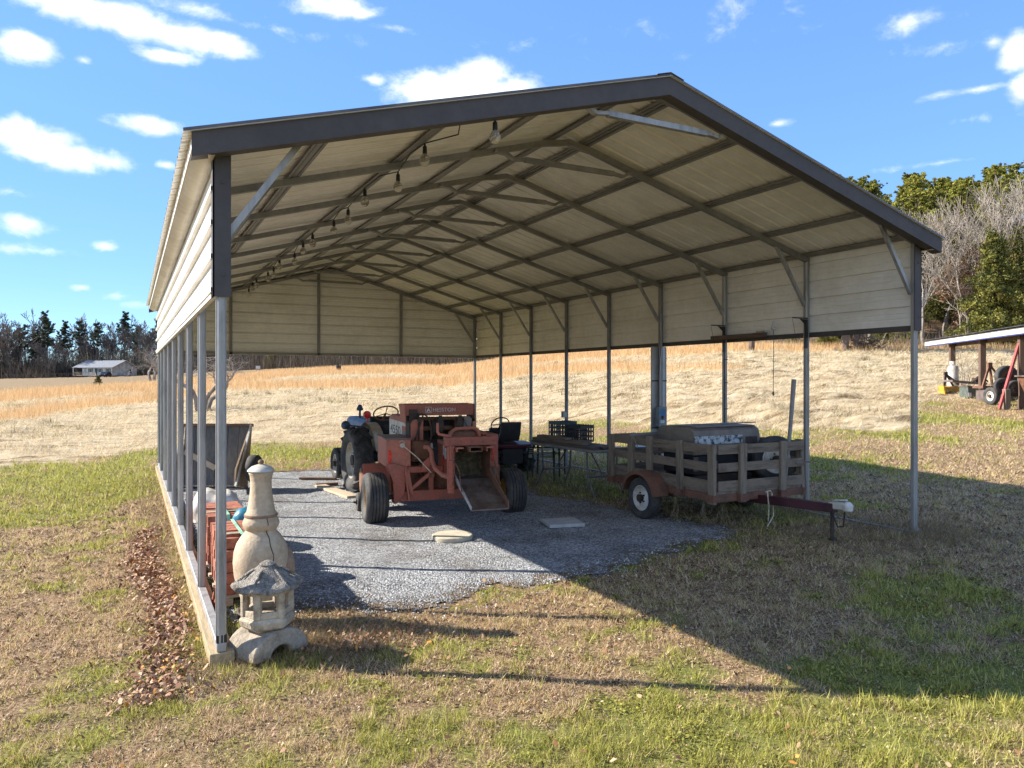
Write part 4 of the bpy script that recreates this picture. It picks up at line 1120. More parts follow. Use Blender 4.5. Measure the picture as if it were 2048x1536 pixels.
for q in ((.155, .165, .985, 1.05), (.315, .325, .985, 1.05), (.1655, .3145, .985, .995), (.1655, .3145, 1.04, 1.05)): m.bx(q[0], q[1], -.80, -.20, q[2], q[3])
P('tension_channel', m, RUST, smooth=False)
for x0, x1 in ((-.005, .09), (.40, .49)):
    m = MB(); m.bx(x0, x1, -.74, -.2, 1.025, 1.04); m.bx(x0, x0 + .012, -.74, -.2, .985, 1.0245); P('tension_rail', m, REDL)
m = MB(); prof = [(.001, .56), (.036, .56)] + [(.036 + .006 * (k % 2), .57 + .012 * k) for k in range(24)] + [(.036, .87), (.015, .88), (.015, 1.06), (.001, 1.07)]
m.lathe(prof, 14, (-.07, -.70, 0)); P('tension_spring', m, RED)
m = MB(); m.tube([(-.30, -.10, 1.0), (-.24, -.13, 1.0), (-.21, -.17, .94), (-.21, -.22, .82), (-.19, -.32, .73), (-.13, -.46, .66), (-.05, -.58, .64)], .032, 10); P('bent_pipe', m, REDL)
m = MB(); m.prism([(-.34, .80), (-.24, .88), (-.20, .84), (-.24, .74), (-.34, .68)], -.20, -.185, 'Y'); P('link_plate', m, RED)
for x, y in ((-.16, -.32), (.40, -.12)):
    m = MB(); m.tube([(x, y, 1.34), (x, y, 1.22), (x + .02, y - .01, 1.19), (x + .07, y - .06, 1.18), (x + .16, y - .14, 1.165)], .019, 8); P('crank_handle', m, REDL)
m = MB(); m.tube([(.02, -.22, 1.09), (.06, -.22, 1.21), (.12, -.22, 1.25), (.36, -.22, 1.26), (.42, -.22, 1.24), (.47, -.22, 1.09)], .026, 10); P('hoop', m, REDL)
m = MB(); m.lathe([(.001, .05), (.09, .05), (.09, .40), (.001, .40)], 16, (0, -.12, 1.13), 'X'); P('roller', m, RUST)
m = MB()
m.bx(-.0145, -.0125, -.10, -.02, .88, 1.01); P('white_decal', m, PAPER)
m = MB(); m.bx(-.0145, -.0125, -.21, -.12, .84, .985); P('white_decal', m, PAPER)
m = MB(); m.bx(-.0145, -.0125, -.09, -.02, .76, .85); P('red_decal', m, REFL)
# chute
m = MB(); m.prism([(-.62, .60), (-1.42, .335), (-1.42, .35), (-.62, .615)], .005, .475, 'X'); P('chute_floor', m, BARE)
m = MB(); m.prism([(-.62, .6155), (-1.42, .3505), (-1.43, .395), (-.62, .69)], -.006, .006, 'X'); P('chute_flange', m, STEELW)
m = MB(); m.prism([(-.62, .6155), (-1.42, .3505), (-1.40, .43), (-.62, .74)], .47, .484, 'X'); P('chute_flange', m, RUST)
for pts in ([(-.02, -.66, 1.02), (-.025, -.70, .86), (.02, -.78, .74), (.0, -.92, .60), (-.02, -1.05, .52)], [(.50, -.64, 1.0), (.52, -.72, .82), (.51, -.85, .68), (.505, -1.0, .58)]):
    m = MB()
    n = 16
    path = [Vector(p) for p in pts]; seg = len(path) - 1
    for k in range(n * 2):
        t = k / (n * 2) * seg; i = int(t); a = path[i].lerp(path[i + 1], t - i); t2 = (k + .8) / (n * 2) * seg; j = min(int(t2), seg - 1); b_ = path[j].lerp(path[j + 1], t2 - j)
        m.beam(a, b_, .016 if k % 2 else .007, .007 if k % 2 else .016)
    P('chain', m, RUST)
m = MB(); m.bx(.53, .70, -.30, .60, .72, 1.17); P('knotter_box', m, RED, bevel=.01)
m = MB(); m.bx(.60, .645, -.306, -.301, .80, .985); P('reflector', m, REFL, bevel=.012)
m = MB(); m.tube([(.60 + .07 * math.cos(a), -.26, .63 + .10 * math.sin(a)) for a in np.linspace(0, 2 * PI, 15)], .011, 6); P('hose_loop', m, BARE)
m = MB(); m.bx(.5, .8, -.05, .05, .41, .72); P('wheel_bracket', m, RUST)
# pickup and gauge wheel on the far left, drawbar ahead
m = MB(); m.lathe([(.001, -1.02), (.2, -1.0), (.2, -.3), (.001, -.28)], 16, (0, 1.05, .42), 'X')
for k in range(8):
    for j in range(9):
        a = 2 * PI * k / 8; x = -.96 + j * .08; m.tube([(x, 1.05 + .19 * math.cos(a), .42 + .19 * math.sin(a)), (x, 1.05 + .27 * math.cos(a + .3), .42 + .27 * math.sin(a + .3))], .006, 4)
P('pickup_reel', m, RUST)
m = MB(); m.bx(-1.0, -.3, .80, .84, .45, .70); m.bx(-.32, -.1, .3, 2.1, .50, .60); P('pickup_frame', m, RED)
wheel(bal, (-1.03, .95, .13), .14, .09, .06, RUST, out=-1, seg=20)
m = MB(); m.beam((-.05, .3, .52), (.30, 2.2, .45), .12, .12); m.beam((.30, 2.2, .45), (.28, 2.75, .40), .08, .06); P('drawbar', m, RED)
for pts in ([(-.30, .5, 1.30), (-.32, .9, 1.44), (-.1, 1.8, 1.30), (.05, 2.6, .95)], [(-.34, .2, 1.0), (-.36, .28, .80), (-.28, .1, .62), (-.22, .05, .50)], [(.40, .35, 1.0), (.46, .2, .82), (.40, .0, .72), (.30, -.04, .50)]):
    m = MB(); m.tube(pts, .013, 6); P('hose', m, BLACK)
r_ = random.Random(3)
bmh = bmesh.new(); bmesh.ops.create_cube(bmh, size=1); bmesh.ops.subdivide_edges(bmh, edges=bmh.edges, cuts=9, use_grid_fill=True)
for v in bmh.verts:
    v.co = Vector((v.co.x * .46, v.co.y * .5, v.co.z * .40)) + Vector((r_.gauss(0, .008), r_.gauss(0, .014), r_.gauss(0, .008)))
me = bpy.data.meshes.new('hay_wad'); bmh.to_mesh(me); bmh.free(); me.materials.append(HAYM)
hwo = link('hay_wad', me); Mb = Matrix.Translation((3.30, 4.09, BZ)) @ Matrix.Rotation(-math.atan2(.15, .989), 4, 'Z')
hwo.location = Mb @ Vector((.24, -.02, .805)); hwo.rotation_euler = (0, 0, -math.atan2(.15, .989))
tag(hwo, 'dark wad of old hay left inside the red baler chamber', 'hay')

# ------------------------------------------------------------------ tractor ahead of the baler
tr = thing('tractor', 'old blue farm tractor with grey fenders parked ahead of the red baler', 'tractor', (3.56, 7.05, .02), R(0))
def P(name, m, *a, **k): return m.obj(name, a[0], tr, **k)
wheel(tr, (-.66, 0, .54), .54, .32, .31, DUSTW, lugs=14, out=-1, rimdish=.02)
wheel(tr, (.66, 0, .54), .54, .32, .31, DUSTW, lugs=14, out=1, rimdish=.02)
wheel(tr, (-.52, 1.85, .29), .30, .17, .18, WHITE, ribs=3, out=-1)
wheel(tr, (.52, 1.85, .29), .30, .17, .18, WHITE, ribs=3, out=1)
m = MB(); m.tube([(-.55, 0, .6), (.55, 0, .6)], .10, 12); m.box((0, .05, .62), (.36, .55, .42)); m.box((0, .75, .60), (.30, 1.1, .34)); m.box((0, 1.6, .58), (.34, .8, .36)); m.beam((-.52, 1.85, .34), (.52, 1.85, .34), .09, .09); m.bx(-.06, .06, 1.8, 1.9, .3, .5); P('transmission', m, DBLUE, bevel=.02)
m = MB(); m.prism([(-.26, .78), (.26, .78), (.26, 1.12), (.20, 1.19), (-.20, 1.19), (-.26, 1.12)], .85, 2.2, 'Y'); P('hood', m, BLUE, bevel=.02)
m = MB(); m.bx(-.23, .23, 2.201, 2.22, .60, 1.14); P('grille', m, DARKIRON)
m = MB(); m.bx(-.22, .22, .70, .849, .85, 1.24); P('dash', m, BLACK, bevel=.03)
m = MB(); m.tube([(0, .70, 1.15), (0, .47, 1.30)], .02, 8); m.tube([(.23 * math.cos(a), .45 - .09 * math.sin(a), 1.31 + .21 * math.sin(a) * .62) for a in np.linspace(0, 2 * PI, 25)], .013, 8, cap=False)
for a in (PI / 2, PI * 7 / 6, PI * 11 / 6): m.tube([(0, .46, 1.305), (.23 * math.cos(a), .45 - .09 * math.sin(a), 1.31 + .21 * math.sin(a) * .62)], .009, 6)
P('steering_wheel', m, RUST)
for s in (-1, 1):
    m = MB(); vs = []; fs = []
    arc = np.linspace(R(18), R(148), 15)
    for a in arc:
        for x in (s * .33, s * .50):
            rr = .64
            vs.append((x, rr * math.cos(PI - a) * -1 * -1, .54 + rr * math.sin(a)))
    n = len(arc)
    m.add(vs, [(2 * i, 2 * i + 1, 2 * i + 3, 2 * i + 2) for i in range(n - 1)])
    q = [(x, y, z) for x, y, z in vs[0::2]]
    m.add([(s * .33, 0, .54)] + q, [(0, i, i + 1) for i in range(1, n)])
    m.add([(v[0] + s * .006, v[1] * .99, .6 + (v[2] - .6) * .99) for v in vs], [(2 * i, 2 * i + 2, 2 * i + 3, 2 * i + 1) for i in range(n - 1)])
    P('fender', m, DUSTW)
m = MB(); m.tube([(-.45, .30, 1.0), (-.5, .30, 1.09), (-.72, .30, 1.12)], .014, 6); P('lamp_bracket', m, DARKIRON)
m = MB(); m.lathe([(.001, -.09), (.05, -.08), (.075, -.03), (.08, .02), (.001, .03)], 18, (-.76, .34, 1.12), 'Y'); P('headlamp', m, DBLUE)
m = MB(); m.lathe([(.001, -.05), (.055, -.045), (.066, -.02), (.066, .03), (.001, .035)], 18, (-.45, .10, 1.31), 'Y'); m.tube([(-.45, .1, 1.25), (-.45, .1, 1.15)], .012, 6); P('tail_lamp', m, REFL)
m = MB(); m.tube([(-.17, 1.55, 1.15), (-.17, 1.55, 1.32)], .022, 8); m.lathe([(.001, 1.44), (.03, 1.435), (.065, 1.36), (.065, 1.33), (.03, 1.32)], 12, (-.17, 1.55, 0)); P('air_cleaner', m, DBLUE)
m = MB(); m.bx(-.24, .24, -.12, .32, .94, 1.0); m.bx(-.24, .24, -.16, -.10, .98, 1.14); P('seat', m, VINYL, bevel=.03)
m = MB(); m.bx(.0, .40, -.42, -.30, 1.17, 1.27); P('tool_tray', m, YELLOW, bevel=.02)
m = MB(); m.bx(.01, .39, -.40, -.32, .82, 1.169); m.tube([(-.3, -.35, .55), (.4, -.35, .55)], .03, 8); P('rear_hitch', m, DARKIRON)
m = MB(); m.tube([(-.2, -.2, .55), (-.22, -.75, .42)], .025, 8); m.tube([(.2, -.2, .55), (.22, -.75, .42)], .025, 8); m.tube([(0, -.2, .75), (0, -.55, .62)], .025, 8); P('lift_arm', m, DARKIRON)

# ------------------------------------------------------------------ riding mowers
def mower(name, label, loc, rz_, deck, hoodm, tilt):
    t = thing(name, label, 'mower', loc, rz_, 'riding mowers under the carport')
    def P(n, m, mt, **k): return m.obj(n, mt, t, **k)
    wheel(t, (-.36, 0, .24), .245, .22, .12, DARKIRON, lugs=12, out=-1, seg=24)
    wheel(t, (.36, 0, .24), .245, .22, .12, DARKIRON, lugs=12, out=1, seg=24)
    wheel(t, (-.36, 1.2, .18), .185, .15, .09, DARKIRON, out=-1, seg=24)
    wheel(t, (.36, 1.2, .18), .185, .15, .09, DARKIRON, out=1, seg=24)
    m = MB(); m.bx(-.22, .22, -.25, 1.3, .22, .36); m.bx(-.20, .20, -.27, -.2505, .20, .52); P('chassis', m, BLACK, bevel=.01)
    m = MB(); m.bx(-.52, .52, .40, .95, .12, .28); P('cutting_deck', m, BLACK, bevel=.03)
    m = MB(); m.prism([(-.30, .50), (-.32, .575), (.30, .60), (.40, .48), (.30, .46), (-.2, .46)], -.46, .46, 'X'); P('rear_fender', m, deck, bevel=.02)
    m = MB()
    m.prism([(-.05, .62), (.32, .61), (.34, .66), (.02, .70), (-.10, .80), (-.16, 1.0), (-.20, 1.0), (-.155, .78)], -.21, .21, 'X'); P('seat', m, VINYL, bevel=.075)
    m = MB(); m.bx(-.1, .1, -.05, .25, .585, .612); P('seat_spring', m, DARKIRON)
    m = MB(); rt = Matrix.Rotation(tilt, 3, 'X'); m.M = Matrix.Translation((0, 1.35, .40)) @ rt.to_4x4()
    m.prism([(-.62, .0), (.10, .0), (.12, .20), (.02, .32), (-.62, .38)], -.25, .25, 'X'); P('hood', m, hoodm, bevel=.03)
    m = MB(); m.box((0, 1.0, .46), (.34, .42, .22)); P('engine', m, DARKIRON, bevel=.03)
    m = MB(); m.bx(-.18, .18, .62, .70, .45, .84); P('dash', m, BLACK, bevel=.02)
    m = MB(); m.tube([(0, .62, .80), (0, .50, .90)], .016, 8); m.tube([(.19 * math.cos(a), .49 - .10 * math.sin(a), .91 + .15 * math.sin(a)) for a in np.linspace(0, 2 * PI, 21)], .013, 6, cap=False); m.tube([(-.18, .49, .91), (.18, .49, .91)], .012, 6); P('steering_wheel', m, BLACK)
    return t
pm = hit(1028, 946); mower('riding_mower', 'maroon riding mower with high black seat beside the red baler', (pm.x - .05, pm.y + .15, ground(pm.x, pm.y) - .01), R(-8), MAROON, MAROON, 0)
MGREY = mat('pale_grey_plastic', (.50, .50, .48), .5, 0, .1, 4)
mower('riding_mower', 'second mower with raised pale grey hood behind the maroon one', (5.15, 9.75, ground(5.15, 9.75)), R(30), BLACK, [MGREY], R(28))
# ------------------------------------------------------------------ trailer
PALEST = mat('dry_straw', (.34, .27, .17), .8, 0, .2, 20)
OLDWOOD = mat('weathered_board', (.20, .155, .115), .85, 0, .3, 3, (.085, .068, .052), .6, .3, 30, stretch=(5, .7, 5))
OLDWOODX = mat('weathered_cross_board', (.20, .155, .115), .85, 0, .3, 3, (.085, .068, .052), .6, .3, 30, stretch=(.7, 5, 5))
OLDWOODZ = mat('weathered_stake', (.22, .175, .13), .85, 0, .3, 3, (.09, .075, .055), .6, .3, 30, stretch=(6, 6, .7))
RUSTR = mat('rusted_red_frame', (.17, .08, .05), .8, .05, .35, 7, (.085, .05, .037), .6, .2, 40)
TX0, TX1, TY0, TY1 = 5.53, 6.95, 1.14, 3.26
tz = ground(6.2, 2.2)
tl = thing('utility_trailer', 'weathered stake-sided wooden utility trailer with rusty frame and maroon tongue', 'trailer', (6.24, 2.2, tz))
def Q(n, m, mt, **k): return m.obj(n, mt, tl, **k)
hx = (TX1 - TX0) / 2; hy = (TY1 - TY0) / 2
m = MB(); m.bx(-hx, hx, -hy, -hy + .05, .36, .45); m.bx(-hx, hx, hy - .05, hy, .36, .45); m.bx(-hx, -hx + .05, -hy + .0505, hy - .0505, .36, .45); m.bx(hx - .05, hx, -hy + .0505, hy - .0505, .36, .45); m.bx(-.1, .1, -hy + .051, hy - .051, .37, .44); Q('frame', m, RUSTR, bevel=.004)
m = MB()
for k in range(9): a = -hx + .01 + k * (2 * hx - .02) / 9; m.bx(a + .004, a + (2 * hx - .02) / 9 - .004, -hy + .005, hy - .005, .453, .485)
Q('floor_board', m, OLDWOOD)
stk = []
for y in (-hy + .05, -hy + .62, -hy + 1.22, -hy + 1.62, hy - .05):
    for s in (-1, 1): stk.append((s * (hx + .022), y, .05, .10, 0))
for x in (-.32, .35):
    for s in (-1, 1): stk.append((x, s * (hy + .022), .10, .045, s))
for (x, y, wx, wy, fr) in stk:
    m = MB(); lean = random.uniform(-.03, .03)
    m.box((x, y, .70 + random.uniform(-.02, .02)), (wx, wy * random.uniform(.9, 1.1), .70), Matrix.Rotation(lean * 1.3, 3, 'X' if not fr else 'Y')); Q('stake', m, OLDWOODZ, bevel=.006)
    m = MB(); m.box((x * 1.012 if not fr else x, y if not fr else y * 1.008, .405), (wx + .012 if not fr else .13, .13 if not fr else wy + .012, .085)); Q('stake_pocket', m, RUSTR)
for zc, hh in ((.975, .115), (.765, .115), (.545, .125)):
    for s in (-1, 1):
        q = random.uniform(-.008, .008); X0 = s * (hx - .007)
        m = MB(); m.beam((X0, -hy + .03, zc + q), (X0, hy + .02, zc - q + random.uniform(-.006, .006)), .02, hh * random.uniform(.92, 1.04)); Q('side_rail', m, OLDWOOD, bevel=.004)
        q = random.uniform(-.008, .008); Y0 = s * (hy - .006)
        m = MB(); m.beam((-hx + .03, Y0, zc + q), (hx + .03, Y0, zc - q), .022, hh * random.uniform(.9, 1.0)); Q('end_rail', m, OLDWOODX, bevel=.004)
m = MB()
for zc in (.765,): m.bx(-hx + .02, -hx + .15, -hy - .0165, -hy - .0135, zc - .04, zc + .04)
for zc in (.765,): m.bx(hx - .12, hx + .14, -hy - .02, -hy - .008, zc - .012, zc + .012)
Q('corner_plate', m, BARE)
YW = 1.23 - .06
wheel(tl, (-hx - .13, .13, .265), .27, .17, .165, WHITE, out=-1)
wheel(tl, (hx + .13, .13, .265), .27, .17, .165, WHITE, out=1)
m = MB(); m.tube([(-hx - .1, .13, .28), (hx + .1, .13, .28)], .028, 8); m.box((-hx + .1, .13, .33), (.05, .7, .05)); m.box((hx - .1, .13, .33), (.05, .7, .05)); Q('axle', m, DARKIRON)
for s in (-1, 1):
    m = MB(); vs = []; arc = np.linspace(R(8), R(172), 17)
    for a in arc:
        for x in (s * (hx + .015), s * (hx + .25)):
            vs.append((x, .13 + .35 * math.cos(a), .28 + .34 * math.sin(a)))
    m.add(vs, [(2 * i, 2 * i + 1, 2 * i + 3, 2 * i + 2) for i in range(len(arc) - 1)])
    m.add([(v[0], .13 + (v[1] - .13) * .985, .28 + (v[2] - .28) * .985) for v in vs], [(2 * i, 2 * i + 2, 2 * i + 3, 2 * i + 1) for i in range(len(arc) - 1)])
    o = vs[1::2]; m.add([(x - s * .0, y, z) for x, y, z in o] + [(x, .13 + (y - .13) * .88, .28 + (z - .28) * .86) for x, y, z in o], [(i, i + 1, i + 1 + len(o), i + len(o)) for i in range(len(o) - 1)])
    Q('mudguard', m, RUSTR)
m = MB(); m.beam((0, -hy + .3, .34), (0, -hy - 1.06, .41), .09, .10); Q('tongue', m, MAROON, bevel=.006)
m = MB(); m.beam((0, -hy - 1.0, .43), (0, -hy - 1.24, .45), .075, .075); m.lathe([(.001, .39), (.05, .40), (.055, .46), (.03, .495), (.001, .5)], 12, (0, -hy - 1.22, 0)); m.beam((0, -hy - 1.04, .49), (.02, -hy - 1.2, .51), .03, .02); Q('coupler', m, WHITE, bevel=.01)
m = MB(); m.tube([(.055, -hy - .98, .46), (.055, -hy - .98, .06)], .022, 8); m.box((.055, -hy - .98, .05), (.07, .07, .02)); m.tube([(.02, -hy - 1.0, .36), (.04, -hy - 1.06, .2), (.03, -hy - 1.14, .22), (0, -hy - 1.18, .38)], .009, 6); Q('jack_stand', m, DARKIRON)
m = MB(); m.tube([(-.05, -hy - .12, .46), (0, -hy - .15, .475), (.055, -hy - .12, .44), (.06, -hy - .13, .34), (.02, -hy - .18, .18), (-.05, -hy - .15, .05)], .008, 6); m.tube([(-.06, -hy - .16, .47), (-.055, -hy - .18, .30), (-.045, -hy - .16, .12)], .008, 6); Q('rope_tie', m, ROPE)
for k, (x, y) in enumerate(((-.6, -.75), (-.45, -.9), (-.68, -.3))):
    m = MB()
    for j in range(5):
        a = random.uniform(-.08, .08); m.tube([(x + a * .3, y, .36), (x + a, y + random.uniform(-.08, .08), .22), (x + a * 1.8, y + random.uniform(-.1, .1), random.uniform(.02, .14))], .002, 4)
    Q('hanging_straw', m, PALEST)

# load on the trailer: a hooded machine, its wheel, a leaning bar and a thin pipe
HOODB = mat('dusty_brown_hood', (.185, .155, .125), .6, 0, .18, 3, (.12, .10, .085), .5, .08, 30)
SPECK = mat('speckled_black_panel', (.02, .025, .028), .45, 0, .2, 8, (.45, .48, .50), .42, 0, 30, detail=2, stretch=(2.2, 2.2, 2.2))
lz = tz + .485
ml = thing('hooded_machine', 'dusty brown-hooded machine with speckled black band standing in the trailer', 'machine', (6.26, 2.05, lz)); ml.scale = (1, 1, .88)
def Q2(n, m, mt, **k): return m.obj(n, mt, ml, **k)
m = MB(); m.prism([(-.36, .42), (-.36, .68), (-.335, .765), (-.27, .81), (.30, .81), (.36, .73), (.36, .42)], -.58, .54, 'X'); Q2('hood', m, HOODB, bevel=.012)
m = MB(); m.bx(-.58, .22, -.368, -.3615, .57, .69); Q2('front_band', m, SPECK, bevel=.002)
m = MB(); m.bx(.28, .48, -.367, -.3612, .55, .66); Q2('side_panel', m, DARKIRON)
m = MB(); m.bx(-.52, .48, -.30, .32, .12, .418); Q2('underbody', m, BLACK, bevel=.02)
m = MB(); m.bx(-.66, .46, -.37, -.33, .235, .26); m.bx(-.60, -.53, -.38, -.3615, .20, .40); m.bx(.2, .3, -.38, -.3615, .22, .42); m.bx(-.3, -.22, -.385, -.36, .22, .33); Q2('sill_bar', m, BARE)
for s in (-1, 1):
    m = MB(); m.bx(-.5, .46, s * .26 - .03, s * .26 + .03, .0, .119); Q2('skid', m, DARKIRON, bevel=.01)
m = MB(); m.prism([(-.30, .8105), (.2, .8105), (.2, .822), (-.30, .822)], -.5, .5, 'X'); Q2('top_sheet', m, BARE)
sp = thing('spare_wheel', 'spare wheel with white rim leaning at the trailer front corner', 'wheel', (6.80, 1.44, lz + .30), R(62))
wheel(sp, (0, 0, 0), .295, .17, .18, WHITE, out=-1)
m = MB(); m.tube([(-.12, 0, -.29), (0, .02, .40), (.10, .05, 1.02)], [.022, .024, .03], 8); o = m.obj('metal_bar', GALVD); o.location = (6.83, 1.20, lz + .30); tag(o, 'long grey bar leaning upright against the trailer front rail', 'bar')
m = MB(); m.tube([(-.75, .02, 0), (.72, -.02, .004)], .009, 6); o = m.obj('thin_pipe', GALVD); o.location = (6.24, 1.95, lz + .738); tag(o, 'thin pipe lying across the top of the dusty brown-hooded machine', 'pipe')
m = MB(); m.bx(-.5, .25, -.02, .02, -.015, .015); m.tube([(-.5, 0, 0), (-.47, -.02, -.05), (-.4, -.02, -.16)], .006, 5); o = m.obj('steel_angle', GALVD, None); o.location = (5.75, 2.5, lz + .60); o.rotation_euler = (0, 0, .15); tag(o, 'short steel bar with wire tail resting behind the brown hood', 'bar')

# ------------------------------------------------------------------ folding table, boards, crates and chairs along the right-hand posts
TOPM = mat('grey_table_top', (.26, .26, .255), .55, 0, .1, 4)
FRAMEG = mat('grey_tube', (.20, .19, .185), .5, .4, .15, 6)
tb = hit(1165, 985); tx, ty = 5.95, 4.78; tzg = ground(tx, ty)
t = thing('folding_table', 'long grey folding table carrying dark boards and crates', 'table', (tx, ty, tzg), R(-86))
m = MB(); 
pl = [(-.92 + .06, -.38), (.86, -.38), (.92, -.32), (.92, .32), (.86, .38), (-.86, .38), (-.92, .32), (-.92, -.32)]
m.prism(pl, .70, .74, 'Z'); m.obj('table_top', TOPM, t, bevel=.012)
for s in (-1, 1):
    m = MB(); m.tube([(s * .62, -.30, .70), (s * .62, -.28, .30), (s * .80, -.30, .01)], .016, 8); m.tube([(s * .62, .30, .70), (s * .62, .28, .30), (s * .80, .30, .01)], .016, 8); m.tube([(s * .62, -.28, .30), (s * .62, .28, .30)], .014, 8); m.tube([(s * .30, 0, .69), (s * .62, 0, .33)], .012, 6); m.obj('leg_frame', FRAMEG, t)
DARKBD = mat('dark_stained_board', (.085, .072, .062), .7, 0, .25, 4, (.12, .10, .085), .5, .2, 30, stretch=(.6, 6, 6))
ba = R(-86)
def at_table(dx, dy, dz): return (tx + dx * math.cos(ba) - dy * math.sin(ba), ty + dx * math.sin(ba) + dy * math.cos(ba), tzg + dz)
BL = [('long dark board on the grey folding table, bottom of the pile at the front', -.05, -.26, .742, 1.75, .15, .04, DARKBD), ('dark board on the folding table behind the front one', .02, -.08, .742, 1.7, .15, .04, DARKBD),
      ('long board at the back of the grey folding table', -.1, .1, .742, 1.6, .15, .04, DARKBD), ('grey-brown board on top of the pile with a pale sticker', -.22, -.22, .784, 1.4, .14, .045, OLDWOODX), ('upper dark board lying under the milk crates', -.3, -.04, .784, 1.2, .16, .045, OLDWOODX),
      ('topmost short board at the left end of the pile', -.42, -.20, .831, .85, .13, .04, OLDWOODX)]
for lab, dx, dy, dz, ln, wd, th, mt in BL:
    m = MB(); m.box((0, 0, th / 2), (ln, wd, th)); o = m.obj('board', mt, None, bevel=.004); o.location = at_table(dx, dy, dz); o.rotation_euler = (0, 0, ba + random.uniform(-.02, .02)); tag(o, lab, 'board', 'boards piled on the folding table')
for dx, lab in ((.30, 'white paper sticker on the front of the board pile, left of two'), (.52, 'white paper sticker near the right end of the board pile')):
    pass
m = MB(); m.bx(-.02, .10, -.003, 0, 0, .03); 
CRATE = mat('dark_blue_crate_plastic', (.035, .06, .085), .5, 0, .15, 6)
CRATEB = mat('black_crate_plastic', (.02, .022, .025), .5, 0, .15, 6)
def crate(loc, rz_, tilt, mt, lab):
    t = thing('milk_crate', lab, 'crate', loc, rz_, 'milk crates on the folding table')
    t.rotation_euler = (tilt, 0, rz_)
    w, h = .33, .28
    def lattice(flip):
        m = MB()
        for k in range(7): a = -w / 2 + k * w / 6.0; m.box((a, 0, h / 2), (.016, .014, h))
        for z in (.008, .09, .17, h - .03): m.box((0, -.001, z), (w, .018, .022 if z < .2 else .05))
        return m
    for k in range(4):
        m = lattice(k); a = k * PI / 2
        m.v = [tuple(Matrix.Rotation(a, 3, 'Z') @ Vector((x, y - w / 2, z))) for x, y, z in m.v]
        m.obj('side', mt, t, smooth=False)
    m = MB()
    for k in range(6): b_ = -w / 2 + .03 + k * .054; m.box((b_, 0, .006), (.02, w - .02, .012))
    for k in range(6): b_ = -w / 2 + .03 + k * .054; m.box((0, b_, .0205), (w - .02, .02, .012))
    m.obj('base', mt, t, smooth=False)
crate(at_table(-.50, .04, .832), ba, 0, CRATE, 'dark blue lattice milk crate on the board pile, left of two')
crate(at_table(-.14, .12, .784), ba + .2, 0, CRATEB, 'black milk crate to the right of the dark blue one')
CHG = mat('dark_green_chair_frame', (.022, .045, .04), .45, .2, .15, 6)
STRAP = mat('pale_vinyl_strap', (.52, .55, .40), .6, 0, .15, 8)
def chair(loc, rz_, lab):
    t = thing('patio_chair', lab, 'chair', loc, rz_, 'patio chairs stacked beside the folding table')
    for s in (-1, 1):
        m = MB(); m.tube([(s * .25, -.25, 0), (s * .25, -.24, .48), (s * .25, -.18, .53), (s * .25, .22, .53), (s * .24, .30, .50)], .014, 8); m.obj('front_leg', CHG, t)
        m = MB(); m.tube([(s * .24, .26, 0), (s * .23, .20, .40), (s * .22, .50, .62)], .013, 8); m.obj('rear_leg', CHG, t)
    m = MB(); m.tube([(-.24, -.24, .40), (.24, -.24, .40), (.24, .2, .39), (.22, .50, .62), (-.22, .50, .62), (-.24, .2, .39), (-.24, -.24, .40)], .013, 8); m.obj('frame', CHG, t)
    m = MB()
    for k in range(6): y = -.22 + k * .075; m.bx(-.24, .24, y, y + .05, .405, .411)
    m.obj('seat', STRAP, t)
    m = MB()
    for k in range(5): y = .22 + k * .055; z = .42 + (y - .2) * .7; m.bx(-.21, .21, y, y + .036, z, z + .006)
    m.obj('backrest', STRAP, t)
cp = hit(1080, 962)
for k, lab in enumerate(('lowest dark green patio chair with pale straps beside the maroon mower', 'second patio chair up, nested on the lowest one by the mower', 'third patio chair, nested on top by the folding table end')):
    chair((6.08 + .05 * k, 6.25 - .10 * k, ground(6.1, 6.2) + .07 * k), R(150), lab)
GLASST = mat('pale_green_glass_top', (.20, .27, .25), .25, 0, .06, 3)
t = thing('patio_table', 'round pale green topped patio table behind the wooden trailer', 'table', (6.98, 4.05, ground(6.98, 4.05)))
m = MB(); m.lathe([(.001, .70), (.40, .70), (.415, .71), (.40, .72), (.001, .722)], 32); m.obj('table_top', GLASST, t)
for k in range(4):
    a = PI / 4 + k * PI / 2; m = MB(); m.tube([(.32 * math.cos(a), .32 * math.sin(a), .70), (.24 * math.cos(a), .24 * math.sin(a), .35), (.36 * math.cos(a), .36 * math.sin(a), 0)], .016, 8); m.obj('leg', CHG, t)

# ------------------------------------------------------------------ boards and slabs on the gravel
PALEW = mat('pale_plank', (.50, .41, .29), .8, 0, .15, 4, (.40, .31, .21), .5, .15, 30, stretch=(1, 8, 1))
BROWNW = mat('brown_plank', (.20, .115, .075), .8, 0, .2, 4, stretch=(1, 8, 1))
CONC = mat('tan_concrete', (.50, .45, .34), .9, 0, .12, 9, (.40, .35, .26), .5, .3, 60)
CONCG = mat('grey_concrete', (.42, .43, .43), .9, 0, .12, 9, (.34, .34, .34), .5, .3, 60)
def plank(p, q, w, th, mt, lab):
    a = hit(*p); b = hit(*q); d = b - a; m = MB(); m.box((0, 0, th / 2), (d.length, w, th)); o = m.obj('plank', mt, None, bevel=.004)
    c = (a + b) / 2; o.location = (c.x, c.y, ground(c.x, c.y) + .03); o.rotation_euler = (0, 0, math.atan2(d.y, d.x)); tag(o, lab, 'plank'); return o
plank((640, 977), (706, 1000), .20, .04, PALEW, 'pale plank lying on the gravel behind the baler wheel')
plank((632, 976), (676, 973), .10, .05, BROWNW, 'short brown board across the end of the pale plank')
plank((600, 962), (672, 962), .10, .04, BROWNW, 'long brown board on the gravel beside the tractor front wheel')
